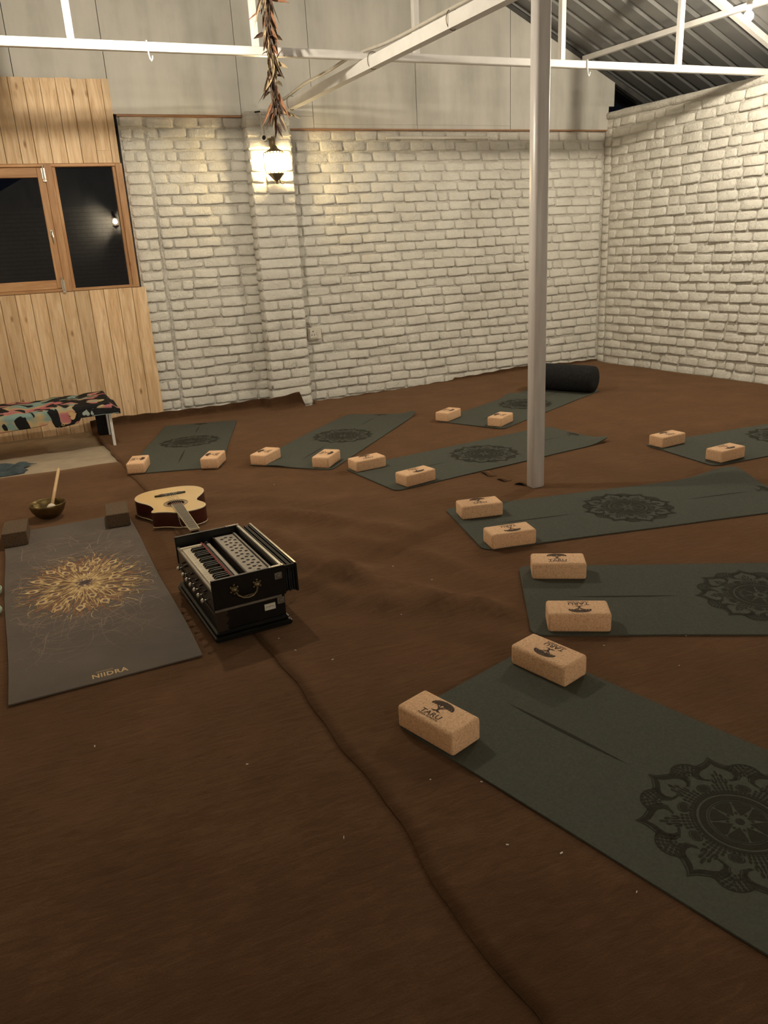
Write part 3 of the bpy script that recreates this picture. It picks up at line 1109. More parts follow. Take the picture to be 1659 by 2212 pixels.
RIDGES = [  # (x0,y0,x1,y1,width,height)
    (0.62, 4.72, 1.05, 4.62, .035, .012), (0.55, 4.88, 1.45, 4.55, .03, .009), (0.72, 4.50, 1.30, 4.10, .05, .014),
    (0.70, 4.20, 1.20, 3.86, .06, .020), (1.05, 4.06, 1.45, 3.45, .05, .012), (0.85, 3.72, 1.05, 3.22, .06, .018),
    (0.80, 3.35, 1.10, 3.02, .055, .024), (1.05, 3.05, 1.24, 2.66, .05, .022), (1.10, 2.75, 1.40, 2.46, .045, .020),
    (0.85, 3.02, 1.02, 2.70, .05, .014), (1.02, 2.72, 1.36, 2.46, .04, .010), (1.25, 3.45, 1.52, 2.85, .05, .010), (0.95, 4.40, 1.62, 4.02, .04, .007),
]


def wrinkle(x, y):
    z = 0.0
    for x0, y0, x1, y1, w, h in RIDGES:
        dx, dy = x1 - x0, y1 - y0
        L2 = dx * dx + dy * dy
        t = ((x - x0) * dx + (y - y0) * dy) / L2
        bend = 0.03 * math.sin(t * 5 + x0 * 9)
        tc = max(0.0, min(1.0, t))
        px, py = x0 + dx * tc, y0 + dy * tc
        L = math.sqrt(L2)
        perp = ((x - x0) * -dy + (y - y0) * dx) / L - bend
        along = (t - tc) * L
        d2 = perp * perp / (w * w) + along * along / .02
        if d2 < 9:
            z += 1.45 * h * math.exp(-d2)
    # small undulation everywhere, a little livelier towards the far wall
    z += 0.0012 * math.sin(x * 7.3 + 2 * math.sin(y * 2.1)) * math.sin(y * 6.1 + 1.7 * math.sin(x * 1.7))
    return z


def back_edge(x):
    """y of the carpet's far edge and how far it rides up the wall"""
    if x < 1.80:
        return 7.425, interp([(0.1, .085), (0.5, .092), (0.9, .085), (1.4, .082), (1.8, .10)], x)
    if x < 2.14:
        return 7.305, interp([(1.80, .10), (2.13, .140)], x)
    if x < 2.30:
        return 7.255, 0.004
    if x < 3.93:
        return 7.455 - 0.02 * math.sin(x * 5), 0.006 + .006 * math.sin(x * 7)
    if x < 5.3:
        return 7.462, 0.040 + 0.012 * math.sin(x * 4.2)
    return 7.46, 0.03


def xr(y):
    return RC[0] + (RC[1] - y) * 0.1 - 0.035


XS = []
NU, NV = 150, 170


def carpet_right(u, v):
    # v: 0..0.94 floor, the rest rides up the wall
    VM = 0.93
    yb0 = 7.40
    if v <= VM:
        t = v / VM
        y = lerp(-5.0, 7.18, t ** 0.80)
        x0 = seam_x(y)
        x = lerp(x0, xr(y), u)
        return (x, y, fz(x, y) + wrinkle(x, y) + 0.004)
    s = (v - VM) / (1 - VM)
    x0 = seam_x(7.3)
    x = lerp(x0, xr(7.4), u)
    yb, ride = back_edge(x)
    ride2 = ride + .004 * math.sin(x * 31)
    if s < .6:
        y = lerp(7.18, yb - .012, s / .6)
        z = fz(x, y) + 0.004 + wrinkle(x, y) + ride2 * .28 * (s / .6) ** 2
    else:
        q = (s - .6) / .4
        y = yb - .012 + .012 * math.sin(q * PI / 2)
        z = fz(x, yb) + 0.004 + ride2 * (.28 + .72 * q)
    return (x, y, z)


mb = MB(); mb.grid(carpet_right, NU, NV)
o = mb.build('carpet', M['felt'], None, True)
md = o.modifiers.new('felt', 'SOLIDIFY'); md.thickness = 0.005; md.offset = -1
tag(o, 'large wrinkled brown felt carpet reaching the brick walls', 'carpet', 'brown felt carpets')


def carpet_left(u, v):
    y = lerp(-5.0, 5.885, v)
    x1 = seam_x(y) + 0.05
    x = lerp(-1.0, x1, u)
    e = 0.006 * math.sin(x * 11) * v ** 8
    return (x, y + e, fz(x, y) + 0.0012 * math.sin(x * 7 + y * 3) * (1 - sstep((x - x1 + .2) / .15)) - 0.003)


mb = MB(); mb.grid(carpet_left, 50, 90)
o = mb.build('carpet', M['felt'], None, True)
md = o.modifiers.new('felt', 'SOLIDIFY'); md.thickness = 0.005; md.offset = -1
tag(o, 'flat brown felt carpet under the printed mat and bowl', 'carpet', 'brown felt carpets')

# slit cut in the carpet beside the pole: lifted lips, the gap's shade painted as black sheets
SLITS = ((2.362, 4.165, 2.350, 4.03, .010), (2.364, 3.965, 2.376, 3.885, .010), (2.396, 3.815, 2.436, 3.745, .016))
sl_t = thing('carpet_slit', 'cut in the brown carpet with lifted lips left of the pole', 'slit')
for (x0, y0, x1, y1, h) in SLITS:
    a, c = Vector((x0, y0, .006)), Vector((x1, y1, .006))
    n = Vector((-(y1 - y0), x1 - x0, 0)).normalized()
    mb = MB()
    rings = []
    for k in range(9):
        t = k / 8
        p = a.lerp(c, t)
        lift = h * math.sin(PI * t)
        rings.append([p + n * .07 + Vector((0, 0, -.004)), p + n * .04 + Vector((0, 0, lift * .45)), p + Vector((0, 0, lift)), p + Vector((0, 0, lift - .004)), p + n * .04 + Vector((0, 0, lift * .45 - .005))])
    mb.loft(rings, True, True)
    mb.build('lip', M['felt'], sl_t, True)
    mb = MB()
    mb.loft([[a.lerp(c, t) + n * (.03 * math.sin(PI * t)) + Vector((0, 0, .0005)), a.lerp(c, t) - n * (.006 * math.sin(PI * t)) + Vector((0, 0, .0005))] for t in [k / 8 for k in range(9)]], False, False, closed=False)
    mb.build('gap', M['hole_black'], sl_t)

# ================================================================== YOGA MATS
MATW, MATL, MATT = 0.648, 1.80, 0.0055


def mandala(mapf):
    """dark ornamental print, centred at the origin, radius about 0.25"""
    mb = MB()

    def P(x, y):
        return mapf(x, y)

    def rot(p, a):
        c, s = math.cos(a), math.sin(a)
        return (p[0] * c - p[1] * s, p[0] * s + p[1] * c)

    def ringband(r0, r1, n=64):
        mb.loft([[P(r0 * math.cos(2 * PI * k / n), r0 * math.sin(2 * PI * k / n)) for k in range(n)], [P(r1 * math.cos(2 * PI * k / n), r1 * math.sin(2 * PI * k / n)) for k in range(n)]], False, False)

    def outline(pts, s0, s1, cen, a):
        A, B = [], []
        for x, y in pts:
            A.append(P(*rot((cen[0] + (x - cen[0]) * s0, cen[1] + (y - cen[1]) * s0), a)))
            B.append(P(*rot((cen[0] + (x - cen[0]) * s1, cen[1] + (y - cen[1]) * s1), a)))
        mb.loft([A, B], False, False, closed=False)

    def blob(cx, cy, rx, ry, a, n=10):
        mb.poly([P(*rot((cx + rx * math.cos(2 * PI * k / n), cy + ry * math.sin(2 * PI * k / n)), a)) for k in range(n)])

    N = 8
    half = [(0.030, 0.150), (0.055, 0.158), (0.064, 0.176), (0.060, 0.196), (0.045, 0.211), (0.027, 0.222), (0.012, 0.234), (0.0, 0.252)]
    pet = [(-x, y) for x, y in half] + [(x, y) for x, y in reversed(half[:-1])]
    cen = (0, 0.165)
    for k in range(N):
        a = 2 * PI * k / N
        # petal: thin outline, hatched border, inner line
        outline(pet, 1.0, 0.955, cen, a)
        outline(pet, 0.90, 0.865, cen, a)
        outline(pet, 0.72, 0.69, cen, a)
        for q in range(len(pet) - 1):
            for tt in (0.0, .25, .5, .75):
                x, y = lerp(pet[q][0], pet[q + 1][0], tt), lerp(pet[q][1], pet[q + 1][1], tt)
                dx, dy = pet[q + 1][0] - pet[q][0], pet[q + 1][1] - pet[q][1]
                L = math.hypot(dx, dy)
                ex, ey = dx / L * .0017, dy / L * .0017
                pp = []
                for s, sg in ((.90, 1), (.71, 1), (.71, -1), (.90, -1)):
                    pp.append(P(*rot((cen[0] + (x - cen[0]) * s + ex * sg, cen[1] + (y - cen[1]) * s + ey * sg), a)))
                mb.poly(pp)
        # little bud inside the petal
        blob(0, .182, .004, .012, a, 8)
        blob(-.010, .172, .004, .008, a, 8)
        blob(.010, .172, .004, .008, a, 8)
        for q in (-2, -1, 0, 1, 2):
            blob(q * .0085, .158 - abs(q) * .003, .0028, .010, a, 6)
        # fan lobes between the petals
        b2 = a + PI / N
        for r_, w_, cnt in ((.232, .0052, 9), (.221, .0048, 8), (.210, .0044, 7), (.199, .004, 6), (.188, .004, 5)):
            for q in range(cnt):
                th = (q - (cnt - 1) / 2) * (0.40 / 8)
                rr_ = r_ - abs(th) * 0.09
                blob(rr_ * math.sin(th), rr_ * math.cos(th), w_ * 1.05, w_ * 1.0, b2, 6)
        arc = [(0.047 * math.sin(t), 0.190 + 0.047 * math.cos(t)) for t in [lerp(-1.5, 1.5, q / 12) for q in range(13)]]
        outline(arc, 1.0, 0.94, (0, .19), b2)
        arc = [(0.014 * math.sin(t), 0.190 + 0.014 * math.cos(t)) for t in [lerp(-2.0, 2.0, q / 8) for q in range(9)]]
        outline(arc, 1.0, 0.7, (0, .19), b2)
        # dark collar with oval medallions
        blob(0, .131, .014, .010, b2, 12)
        cr = [(0.019 * math.cos(t), 0.131 + 0.0145 * math.sin(t)) for t in [2 * PI * q / 14 for q in range(15)]]
        outline(cr, 1.0, 0.88, (0, .131), b2)
        for q in range(9):
            th = (q - 4) * 0.085
            blob(.1135 * math.sin(th), .1135 * math.cos(th), .0044, .0044, a, 6)
            if abs(q - 4) < 3:
                blob(.1235 * math.sin(th), .1235 * math.cos(th), .0042, .0050, a, 6)
                blob(.1345 * math.sin(th), .1345 * math.cos(th), .0042, .0052, a, 6)
            if abs(q - 4) < 2:
                blob(.1455 * math.sin(th), .1455 * math.cos(th), .0040, .0050, a, 6)
        # star field: dark wedges between the points of a pale star
        p1 = (0.0215 * math.sin(PI / N), 0.0215 * math.cos(PI / N))
        tip0 = (0.0, 0.066)
        tip1 = (0.066 * math.sin(2 * PI / N), 0.066 * math.cos(2 * PI / N))
        arcp = [(0.069 * math.sin(t), 0.069 * math.cos(t)) for t in [lerp(0.06, 2 * PI / N - .06, q / 5) for q in range(6)]]
        mb.poly([P(*rot(q, -a)) for q in ([p1, (0.062 * math.sin(.03), .062 * math.cos(.03))] + arcp + [(0.062 * math.sin(2 * PI / N - .03), .062 * math.cos(2 * PI / N - .03))])][::-1])
        blob(0, 0.030, .004, .004, a, 6)
    ringband(.078, .094)
    ringband(.072, .0745)
    ringband(.1005, .1085)
    ringband(.0, .011, 16)
    return mb


def tree_logo(mapf, s=1.0):
    """crown, trunk and roots; origin at the trunk's foot, +y up; crown about 0.085 wide"""
    mb = MB()
    rl = random.Random(4)
    for ring, cnt in ((0.036, 26), (0.027, 20), (0.018, 14), (0.010, 7)):
        for q in range(cnt):
            t = lerp(-1.75, 1.75, (q + .5) / cnt)
            x = 1.12 * ring * math.sin(t)
            y = 0.030 + ring * 0.62 * math.cos(t) + 0.004
            if abs(x) < .004 and y < 0.034:
                continue
            rx, ry = .0027, .0048
            ca_, sa_ = math.cos(-t * .9), math.sin(-t * .9)
            mb.poly([mapf((x + rx * math.cos(2 * PI * k / 7) * ca_ - ry * math.sin(2 * PI * k / 7) * sa_) * s, (y + rx * math.cos(2 * PI * k / 7) * sa_ + ry * math.sin(2 * PI * k / 7) * ca_) * s) for k in range(7)])
    tr = [(-.0045, .004), (-.0035, .012), (-.004, .018), (-.010, .025), (-.020, .031), (-.009, .029), (-.004, .024), (0, .032), (.004, .024), (.009, .029), (.020, .031), (.010, .025), (.004, .018), (.0035, .012), (.0045, .004)]
    for (a, b_), (c, d) in zip(tr[:7], tr[::-1][:7]):
        pass
    mb.loft([[mapf(-.0045 * s, .003 * s), mapf(.0045 * s, .003 * s)], [mapf(-.0034 * s, .013 * s), mapf(.0034 * s, .013 * s)], [mapf(-.006 * s, .021 * s), mapf(.006 * s, .021 * s)]], False, False, closed=False)
    for sx_ in (-1, 1):
        mb.poly([mapf(0, .017 * s), mapf(sx_ * .006 * s, .019 * s), mapf(sx_ * .022 * s, .034 * s), mapf(sx_ * .019 * s, .0345 * s), mapf(sx_ * .002 * s, .024 * s)][::sx_])
        mb.poly([mapf(0, .02 * s), mapf(sx_ * .003 * s, .02 * s), mapf(sx_ * .009 * s, .040 * s), mapf(sx_ * .006 * s, .040 * s)][::sx_])
        for xx, yy in ((.013, .0002), (.019, .002), (.008, -.003)):
            mb.poly([mapf(0, .005 * s), mapf(sx_ * xx * s, (yy - .0012) * s), mapf(sx_ * xx * s, (yy + .0004) * s), mapf(sx_ * .003 * s, .008 * s)][::-sx_])
    return mb


def line_print(mapf, y0, y1, x, w):
    mb = MB()
    mb.loft([[mapf(x - w * math.sin(PI * k / 16), lerp(y0, y1, k / 16)), mapf(x + w * math.sin(PI * k / 16), lerp(y0, y1, k / 16))] for k in range(17)], False, False, closed=False)
    return mb


MATS = {  # far-left-of-front corner, direction of the front edge (deg), label, corner lifts, length
    'A': (1.372, 2.089, -162.18, 'green yoga mat nearest the camera, its large mandala cut by the right edge', {}),
    'B': (1.739, 2.731, -118.15, 'green yoga mat running off the right edge just above the nearest mat', {}),
    'C': (1.822, 3.613, -100.73, 'green yoga mat lying just in front of the pole', {'bl': (.05, .30)}),
    'D': (1.634, 4.706, -81.71, 'green yoga mat passing behind the pole with one curled far corner', {'br': (.030, .10)}),
    'E': (2.792, 5.664, -61.93, 'green yoga mat farthest back, under the black bolster', {'l': (.03, 1.2, .12)}),
    'G': (3.635, 4.118, -91.48, 'green yoga mat cut by the right edge behind the pole', {}),
    'H': (0.297, 5.417, -15.91, 'leftmost green yoga mat, beside the bench', {}),
    'I': (1.084, 5.177, -43.72, 'second green yoga mat from the left, pointing at the brick wall', {'br': (.028, .10), 'f': (.014, .22, .12)}),
}


def make_mat(key):
    X0, Y0, deg, label, lifts = MATS[key]
    th = math.radians(deg)
    c, s = math.cos(th), math.sin(th)
    root = thing('yoga_mat', label, 'yoga mat', (X0, Y0, 0), th, 'green yoga mats')

    def zf(x, y):
        wx, wy = X0 + x * c - y * s, Y0 + x * s + y * c
        z = fz(wx, wy) + 0.0115 + 0.0007 * math.sin(y * 9 + x * 4)
        for k, p in lifts.items():
            if k == 'br':
                d = math.hypot(MATW - x, (MATL - y)) / (p[1] * 1.6)
                z += p[0] * math.exp(-d * d * 2)
            elif k == 'bl':
                d = math.hypot(x, (y - MATL + .06)) / p[1]
                z += p[0] * math.exp(-d * d * 2.5)
            elif k == 'l':
                z += p[0] * math.exp(-((y - p[1]) / p[2]) ** 2) * math.exp(-(x / .12) ** 2)
            elif k == 'f':
                z += p[0] * math.exp(-((x - p[1]) / .10) ** 2) * math.exp(-((y - .05) / .09) ** 2)
        return z

    def half_w(y):
        r = .045
        e = min(y, MATL - y)
        if e >= r:
            return MATW / 2
        return MATW / 2 - (r - math.sqrt(max(0, r * r - (r - e) ** 2)))

    ys = [0, .004, .014, .028, .045] + [lerp(.045, MATL - .045, k / 38) for k in range(1, 38)] + [MATL - .045, MATL - .028, MATL - .014, MATL - .004, MATL]
    nx = 16
    mb = MB()
    nrow = len(ys)
    for lay in (0, 1):
        for y in ys:
            hw = half_w(y)
            for k in range(nx + 1):
                x = MATW / 2 + hw * (2 * k / nx - 1)
                mb.v.append((x, y, zf(x, y) - lay * MATT))
    W = nx + 1
    off = nrow * W
    for a in range(nrow - 1):
        for k in range(nx):
            q = (a * W + k, a * W + k + 1, (a + 1) * W + k + 1, (a + 1) * W + k)
            mb.f.append(q)
            mb.f.append(tuple(off + i for i in reversed(q)))
    ring = [k for k in range(W)] + [a * W + nx for a in range(1, nrow)] + [(nrow - 1) * W + k for k in reversed(range(nx))] + [a * W for a in reversed(range(1, nrow - 1))]
    L = len(ring)
    for i in range(L):
        j = (i + 1) % L
        mb.f.append((ring[j], ring[i], off + ring[i], off + ring[j]))
    o = mb.build('rubber_sheet', M['mat'], root)
    smooth_by_angle(o, 40)

    def mapper(cx, cy, ang=0.0):
        ca_, sa_ = math.cos(ang), math.sin(ang)

        def f(x, y):
            px, py = cx + x * ca_ - y * sa_, cy + x * sa_ + y * ca_
            return (px, py, zf(px, py) + 0.0007)
        return f

    mandala(mapper(MATW / 2, 0.925)).build('mandala_print', M['mat_print'], root)
    line_print(mapper(0, 0), 0.185, 0.615, MATW / 2, 0.0065).build('alignment_line', M['mat_print'], root)
    line_print(mapper(0, 0), 1.285, 1.655, MATW / 2, 0.0055).build('alignment_line', M['mat_print'], root)
    tree_logo(mapper(MATW / 2, 1.705), 1.35).build('tree_print', M['mat_print'], root)
    return root


for k in MATS:
    make_mat(k)

# ================================================================== CORK BLOCKS
BL, BW, BH = 0.228, 0.122, 0.076


def round_block(L, W, Hh, r, seg=3):
    """rounded box lofted from rounded-rectangle rings"""
    def ringp(inset, z):
        pts = []
        rr_ = max(r - inset * .9, 0.0015)
        hx, hy = L / 2 - inset - rr_, W / 2 - inset - rr_
        for cx, cy, a0 in ((hx, hy, 0), (-hx, hy, PI / 2), (-hx, -hy, PI), (hx, -hy, 1.5 * PI)):
            for k in range(seg + 1):
                a = a0 + PI / 2 * k / seg
                pts.append((cx + rr_ * math.cos(a), cy + rr_ * math.sin(a), z))
        return pts
    rings = []
    for k in range(seg + 1):
        a = PI / 2 * k / seg
        rings.append(ringp(r * (1 - math.sin(a)), r * (1 - math.cos(a))))
    for k in range(seg + 1):
        a = PI / 2 * k / seg
        rings.append(ringp(r * (1 - math.cos(a)), Hh - r * (1 - math.sin(a))))
    mb = MB()
    mb.loft(rings, True, True)
    return mb


block_me = round_block(BL, BW, BH, 0.011).mesh('cork_body')
block_me.materials.append(M['cork'])
block_me.polygons.foreach_set('use_smooth', [True] * len(block_me.polygons))
try:
    block_me.set_sharp_from_angle(angle=math.radians(40))
except Exception:
    pass
zt = BH + 0.0005
tree_me = tree_logo(lambda x, y: (x - .004, y - .008, zt), 0.95).mesh('tree_mark')
tree_me.materials.append(M['ink'])
tm = MB()
vs, fs = text_faces('TARU', 0.030, 0.0006, 1.02)
add_faces(tm, vs, fs, lambda v: (v[0] - .004, v[1] * .92 - .0345, zt))
taru_me = tm.mesh('lettering'); taru_me.materials.append(M['ink'])
tm = MB()
vs, fs = text_faces('YOGA SCHOOL', 0.0108, 0.00025, 1.06)
add_faces(tm, vs, fs, lambda v: (v[0] - .004, v[1] - .0445, zt))
sub_me = tm.mesh('small_lettering'); sub_me.materials.append(M['ink'])

BLOCKS = {  # centre, direction of the long side (deg), logo turned (crown towards +short side or away), label
    'A2': (0.855, 1.776, 109.6, -1, 'cork yoga block nearest the camera, logo upright, half off the nearest mat'),
    'A1': (1.347, 1.928, 107.6, 1, 'cork yoga block with upside-down logo on the nearest mat'),
    'B2': (1.625, 2.143, -29.2, -1, 'cork yoga block with upside-down logo on the second nearest mat'),
    'B1': (1.836, 2.570, -29.7, 1, 'cork yoga block with upright logo at the far corner of the second nearest mat'),
    'C2': (1.855, 2.994, -9.1, -1, 'cork yoga block with upside-down logo on the mat in front of the pole'),
    'C1': (1.937, 3.431, -11.3, 1, 'cork yoga block with upright logo on the mat in front of the pole'),
    'D2': (1.905, 4.163, 12.5, -1, 'cork yoga block at the near corner of the mat passing behind the pole'),
    'D1': (1.770, 4.636, 7.5, 1, 'cork yoga block at the far corner of the mat passing behind the pole'),
    'E2': (3.166, 5.249, 33.7, 1, 'right cork yoga block of the farthest mat, just left of the pole'),
    'E1': (2.916, 5.667, 33.1, -1, 'left cork yoga block of the farthest mat, the smallest in view'),
    'G2': (3.794, 3.555, 6.6, -1, 'nearer cork yoga block on the mat at the right edge behind the pole'),
    'G1': (3.756, 4.031, 6.6, 1, 'farther cork yoga block on the mat at the right edge behind the pole'),
    'H1': (0.390, 5.497, 74.1, -1, 'left cork yoga block on the leftmost green mat, beside the bare floor'),
    'H2': (0.881, 5.323, 63.2, 1, 'right cork yoga block on the leftmost green mat'),
    'I1': (1.225, 5.195, 46.0, 1, 'left cork yoga block on the second green mat from the left'),
    'I2': (1.572, 4.889, 49.0, -1, 'right cork yoga block on the second green mat from the left'),
}
for k, (x, y, deg, flip, lab) in BLOCKS.items():
    t = thing('yoga_block', lab, 'yoga block', (x, y, fz(x, y) + 0.0118), math.radians(deg) + (0 if flip > 0 else PI), 'cork yoga blocks on the green mats')
    link('cork_body', block_me, t)
    link('tree_mark', tree_me, t)
    link('lettering', taru_me, t)
    link('small_lettering', sub_me, t)

# two dark blocks on the printed mat
dk = MB().cbox((0, 0, .038), (.232, .122, .076), .003).mesh('dark_cork_body')
dk.materials.append(M['dark_cork'])
for x, y, deg, lab in ((-0.369, 4.385, 88.7, 'dark brown cork block on the left corner of the printed mat'), (0.158, 4.416, 87.5, 'dark brown cork block on the right corner of the printed mat, next to the guitar')):
    t = link('dark_block', dk, None, (x, y, 0.0065), math.radians(deg))
    tag(t, lab, 'yoga block', 'dark blocks on the printed mat')

# ================================================================== PRINTED MAT
PMW, PML = 0.657, 1.93
pm = thing('printed_mat', 'taupe yoga mat with golden mandala print and lettering at its near end', 'yoga mat', (-0.354, 2.582, 0), math.radians(2.6))


def pz(x, y):
    return 0.0062 + 0.0006 * math.sin(y * 6) + 0.0005 * math.sin(x * 9 + 1)


mb = MB()
NX, NY = 12, 34
for lay in (0, 1):
    for a in range(NY + 1):
        for k in range(NX + 1):
            x, y = PMW * k / NX, PML * a / NY
            wob = 0.004 * math.sin(y * 5) * (1 if k in (0, NX) else 0)
            mb.v.append((x + wob, y, pz(x, y) - lay * .005))
W = NX + 1
off = (NY + 1) * W
for a in range(NY):
    for k in range(NX):
        q = (a * W + k, a * W + k + 1, (a + 1) * W + k + 1, (a + 1) * W + k)
        mb.f += [q, tuple(off + i for i in reversed(q))]
ring = [k for k in range(W)] + [a * W + NX for a in range(1, NY + 1)] + [NY * W + k for k in reversed(range(NX))] + [a * W for a in reversed(range(1, NY))]
for i in range(len(ring)):
    j = (i + 1) % len(ring)
    mb.f.append((ring[j], ring[i], off + ring[i], off + ring[j]))
smooth_by_angle(mb.build('rubber_sheet', M['taupe_mat'], pm), 40)
rp = random.Random(12)
MC = (PMW / 2, 0.965)


def lift(x, y, e):
    return (x, y, pz(x, y) + e)


def ribbon(mb, pts, w0, w1, e):
    L = []
    for k, (x, y) in enumerate(pts):
        a = pts[min(k + 1, len(pts) - 1)]
        c = pts[max(k - 1, 0)]
        dx, dy = a[0] - c[0], a[1] - c[1]
        d = math.hypot(dx, dy) or 1
        w = lerp(w0, w1, k / (len(pts) - 1)) / 2
        L.append([lift(x + dy / d * w, y - dx / d * w, e), lift(x - dy / d * w, y + dx / d * w, e)])
    mb.loft(L, False, False, closed=False)


def inside(p):
    return 0.012 < p[0] < PMW - 0.012 and 0.05 < p[1] < PML - 0.05


def curl(start, ang, L, k0, k1, n=16):
    p = start
    pts = [p]
    for i in range(n):
        ang += lerp(k0, k1, i / n) * L / n
        p = (p[0] + math.cos(ang) * L / n, p[1] + math.sin(ang) * L / n)
        if not inside(p):
            break
        pts.append(p)
    return pts


vine = MB()
for k in range(230):
    a = rp.uniform(0, 2 * PI)
    r0 = rp.uniform(.8, 1.75)
    st = (MC[0] + math.cos(a) * .262 * r0, MC[1] + math.sin(a) * .345 * r0)
    if not inside(st):
        continue
    # feathery branches and long arcs that circle the mandala
    base = a + rp.choice((PI / 2, -PI / 2, 0, 0)) + rp.uniform(-.5, .5)
    pts = curl(st, base, rp.uniform(.10, .40), rp.uniform(-5, 5), rp.uniform(-14, 14), 18)
    if len(pts) > 4:
        ribbon(vine, pts, rp.uniform(.0016, .0055), .0008, .0004)
        for _ in range(rp.choice((0, 2, 4))):
            q = pts[rp.randrange(len(pts))]
            p2 = curl(q, base + rp.uniform(-1.2, 1.2), rp.uniform(.02, .08), rp.uniform(-20, 20), rp.uniform(-40, 40), 9)
            if len(p2) > 3:
                ribbon(vine, p2, .0024, .0007, .0004)
for k in range(60):
    st = (rp.uniform(.03, PMW - .03), rp.choice((rp.uniform(.22, .62), rp.uniform(1.3, 1.70))))
    pts = curl(st, rp.uniform(-.5, .5) + rp.choice((0, PI)), rp.uniform(.15, .4), rp.uniform(-5, 5), rp.uniform(-8, 8), 18)
    if len(pts) > 4:
        ribbon(vine, pts, .0026, .0008, .0004)
vine.build('vine_print', M['vine'], pm)
# gold mandala: russet feathers, golden strokes, eyes, curling rim
deep, goldm, purp = MB(), MB(), MB()
EX, EY = 0.268, 0.35


def ell(r, a):
    return (MC[0] + EX * r * math.cos(a), MC[1] + EY * r * math.sin(a))


for k in range(150):
    a = 2 * PI * k / 150 + rp.uniform(-.03, .03)
    r1 = rp.uniform(.82, 1.03)
    ribbon(deep, [ell(.10, a), ell((.12 + r1) / 2, a + rp.uniform(-.06, .06)), ell(r1, a + rp.uniform(-.06, .06))], .004, rp.uniform(.004, .013), .0007)
for k in range(300):
    a = 2 * PI * k / 300 + rp.uniform(-.04, .04)
    r0_ = rp.choice((.10, .2, .42, .62)) + rp.uniform(-.04, .08)
    L_ = rp.uniform(.12, .30)
    da = rp.uniform(-.12, .12)
    ribbon(goldm, [ell(r0_, a), ell(r0_ + L_ * .4, a + da * .2), ell(r0_ + L_ * .8, a + da * .7), ell(r0_ + L_, a + da)], rp.uniform(.005, .0095), .0012, .0010 + .0002 * (k % 2))
for lay, (r, cnt, sz) in enumerate(((.52, 9, .034), (.80, 13, .036))):
    for k in range(cnt):
        a = 2 * PI * (k + .5 * lay) / cnt + rp.uniform(-.06, .06)
        c0 = ell(r + rp.uniform(-.03, .03), a)
        d = Vector((c0[0] - MC[0], c0[1] - MC[1])).normalized()
        n = Vector((-d.y, d.x))

        def ptt(u, w):
            return (c0[0] + d.x * u + n.x * w, c0[1] + d.y * u + n.y * w)
        out = [(-1, 0), (-.6, .42), (-.1, .56), (.4, .40), (.75, .14), (1.2, 0), (.75, -.14), (.4, -.40), (-.1, -.56), (-.6, -.42)]
        goldm.poly([lift(*ptt(u * sz, w * sz), .0016) for u, w in out])
        purp.poly([lift(*ptt(-.08 * sz + .40 * sz * math.cos(t), .30 * sz * math.sin(t)), .0020) for t in [2 * PI * q / 10 for q in range(10)]])
        deep.poly([lift(*ptt(-.08 * sz + .16 * sz * math.cos(t), .13 * sz * math.sin(t)), .0023) for t in [2 * PI * q / 8 for q in range(8)]])
for k in range(420):
    a = rp.uniform(0, 2 * PI)
    r = math.sqrt(rp.uniform(.05, 1.12))
    st = ell(r, a)
    if not inside(st):
        continue
    pts = curl(st, a + rp.uniform(-1.2, 1.2), rp.uniform(.012, .05), rp.uniform(-40, 40), rp.uniform(-90, 90), 8)
    if len(pts) > 3:
        ribbon(goldm if rp.random() < .72 else deep, pts, rp.uniform(.002, .0046), .0008, .0013)
for k in range(60):
    a = 2 * PI * k / 60 + rp.uniform(-.05, .05)
    pts = curl(ell(.98, a), a + rp.uniform(-.5, .5), rp.uniform(.04, .12), rp.uniform(-20, 20), rp.uniform(-60, 60), 14)
    if len(pts) > 4:
        ribbon(goldm if k % 3 == 0 else deep, pts, .0045, .001, .0009)
for k in range(46):
    a = rp.uniform(0, 2 * PI)
    r = rp.uniform(0, .15)
    pts = curl(ell(r, a), rp.uniform(0, 2 * PI), rp.uniform(.015, .04), rp.uniform(-30, 30), rp.uniform(-60, 60), 8)
    if len(pts) > 3:
        ribbon(purp, pts, .005, .0015, .0018)
deep.build('russet_print', M['gold_deep'], pm)
goldm.build('gold_print', M['gold'], pm)
purp.build('eye_print', M['purple'], pm)
tm = MB()
vs, fs = text_faces('NIIDRA', 0.040, 0.0008, 1.08)
add_faces(tm, vs, fs, lambda v: lift(PMW / 2 + .005 + v[0] * .88, 0.028 + v[1] * 1.05, .0008))
tm.build('lettering', M['text_gold'], pm)
tm = MB()
for cx_, n_ in ((-.036, 3), (-.012, 2), (.006, 2)):
    for q in range(n_):
        x_ = PMW / 2 + cx_ + q * .009
        ribbon(tm, [(x_ - .0035, .065), (x_ - .0028, .071), (x_, .0735), (x_ + .0028, .071), (x_ + .0035, .065)], .0012, .0012, .0008)
tm.build('small_lettering', M['text_gold'], pm)

# ================================================================== HARMONIUM
HX, HY, HA = 0.377, 2.680, math.radians(4.9)
hm = thing('harmonium', 'black harmonium with open keyboard and brass handle', 'harmonium', (HX, HY, 0.0055), HA)
HW, HL, HH = 0.287, 0.575, 0.250
# local: x across (left face has the stops), y away from the camera, z up


def hbox(name, x0, x1, y0, y1, z0, z1, mat, ch=.003, parent=None):
    mb = MB(); mb.cbox(((x0 + x1) / 2, (y0 + y1) / 2, (z0 + z1) / 2), (x1 - x0, y1 - y0, z1 - z0), ch)
    return mb.build(name, M[mat], parent or hm)


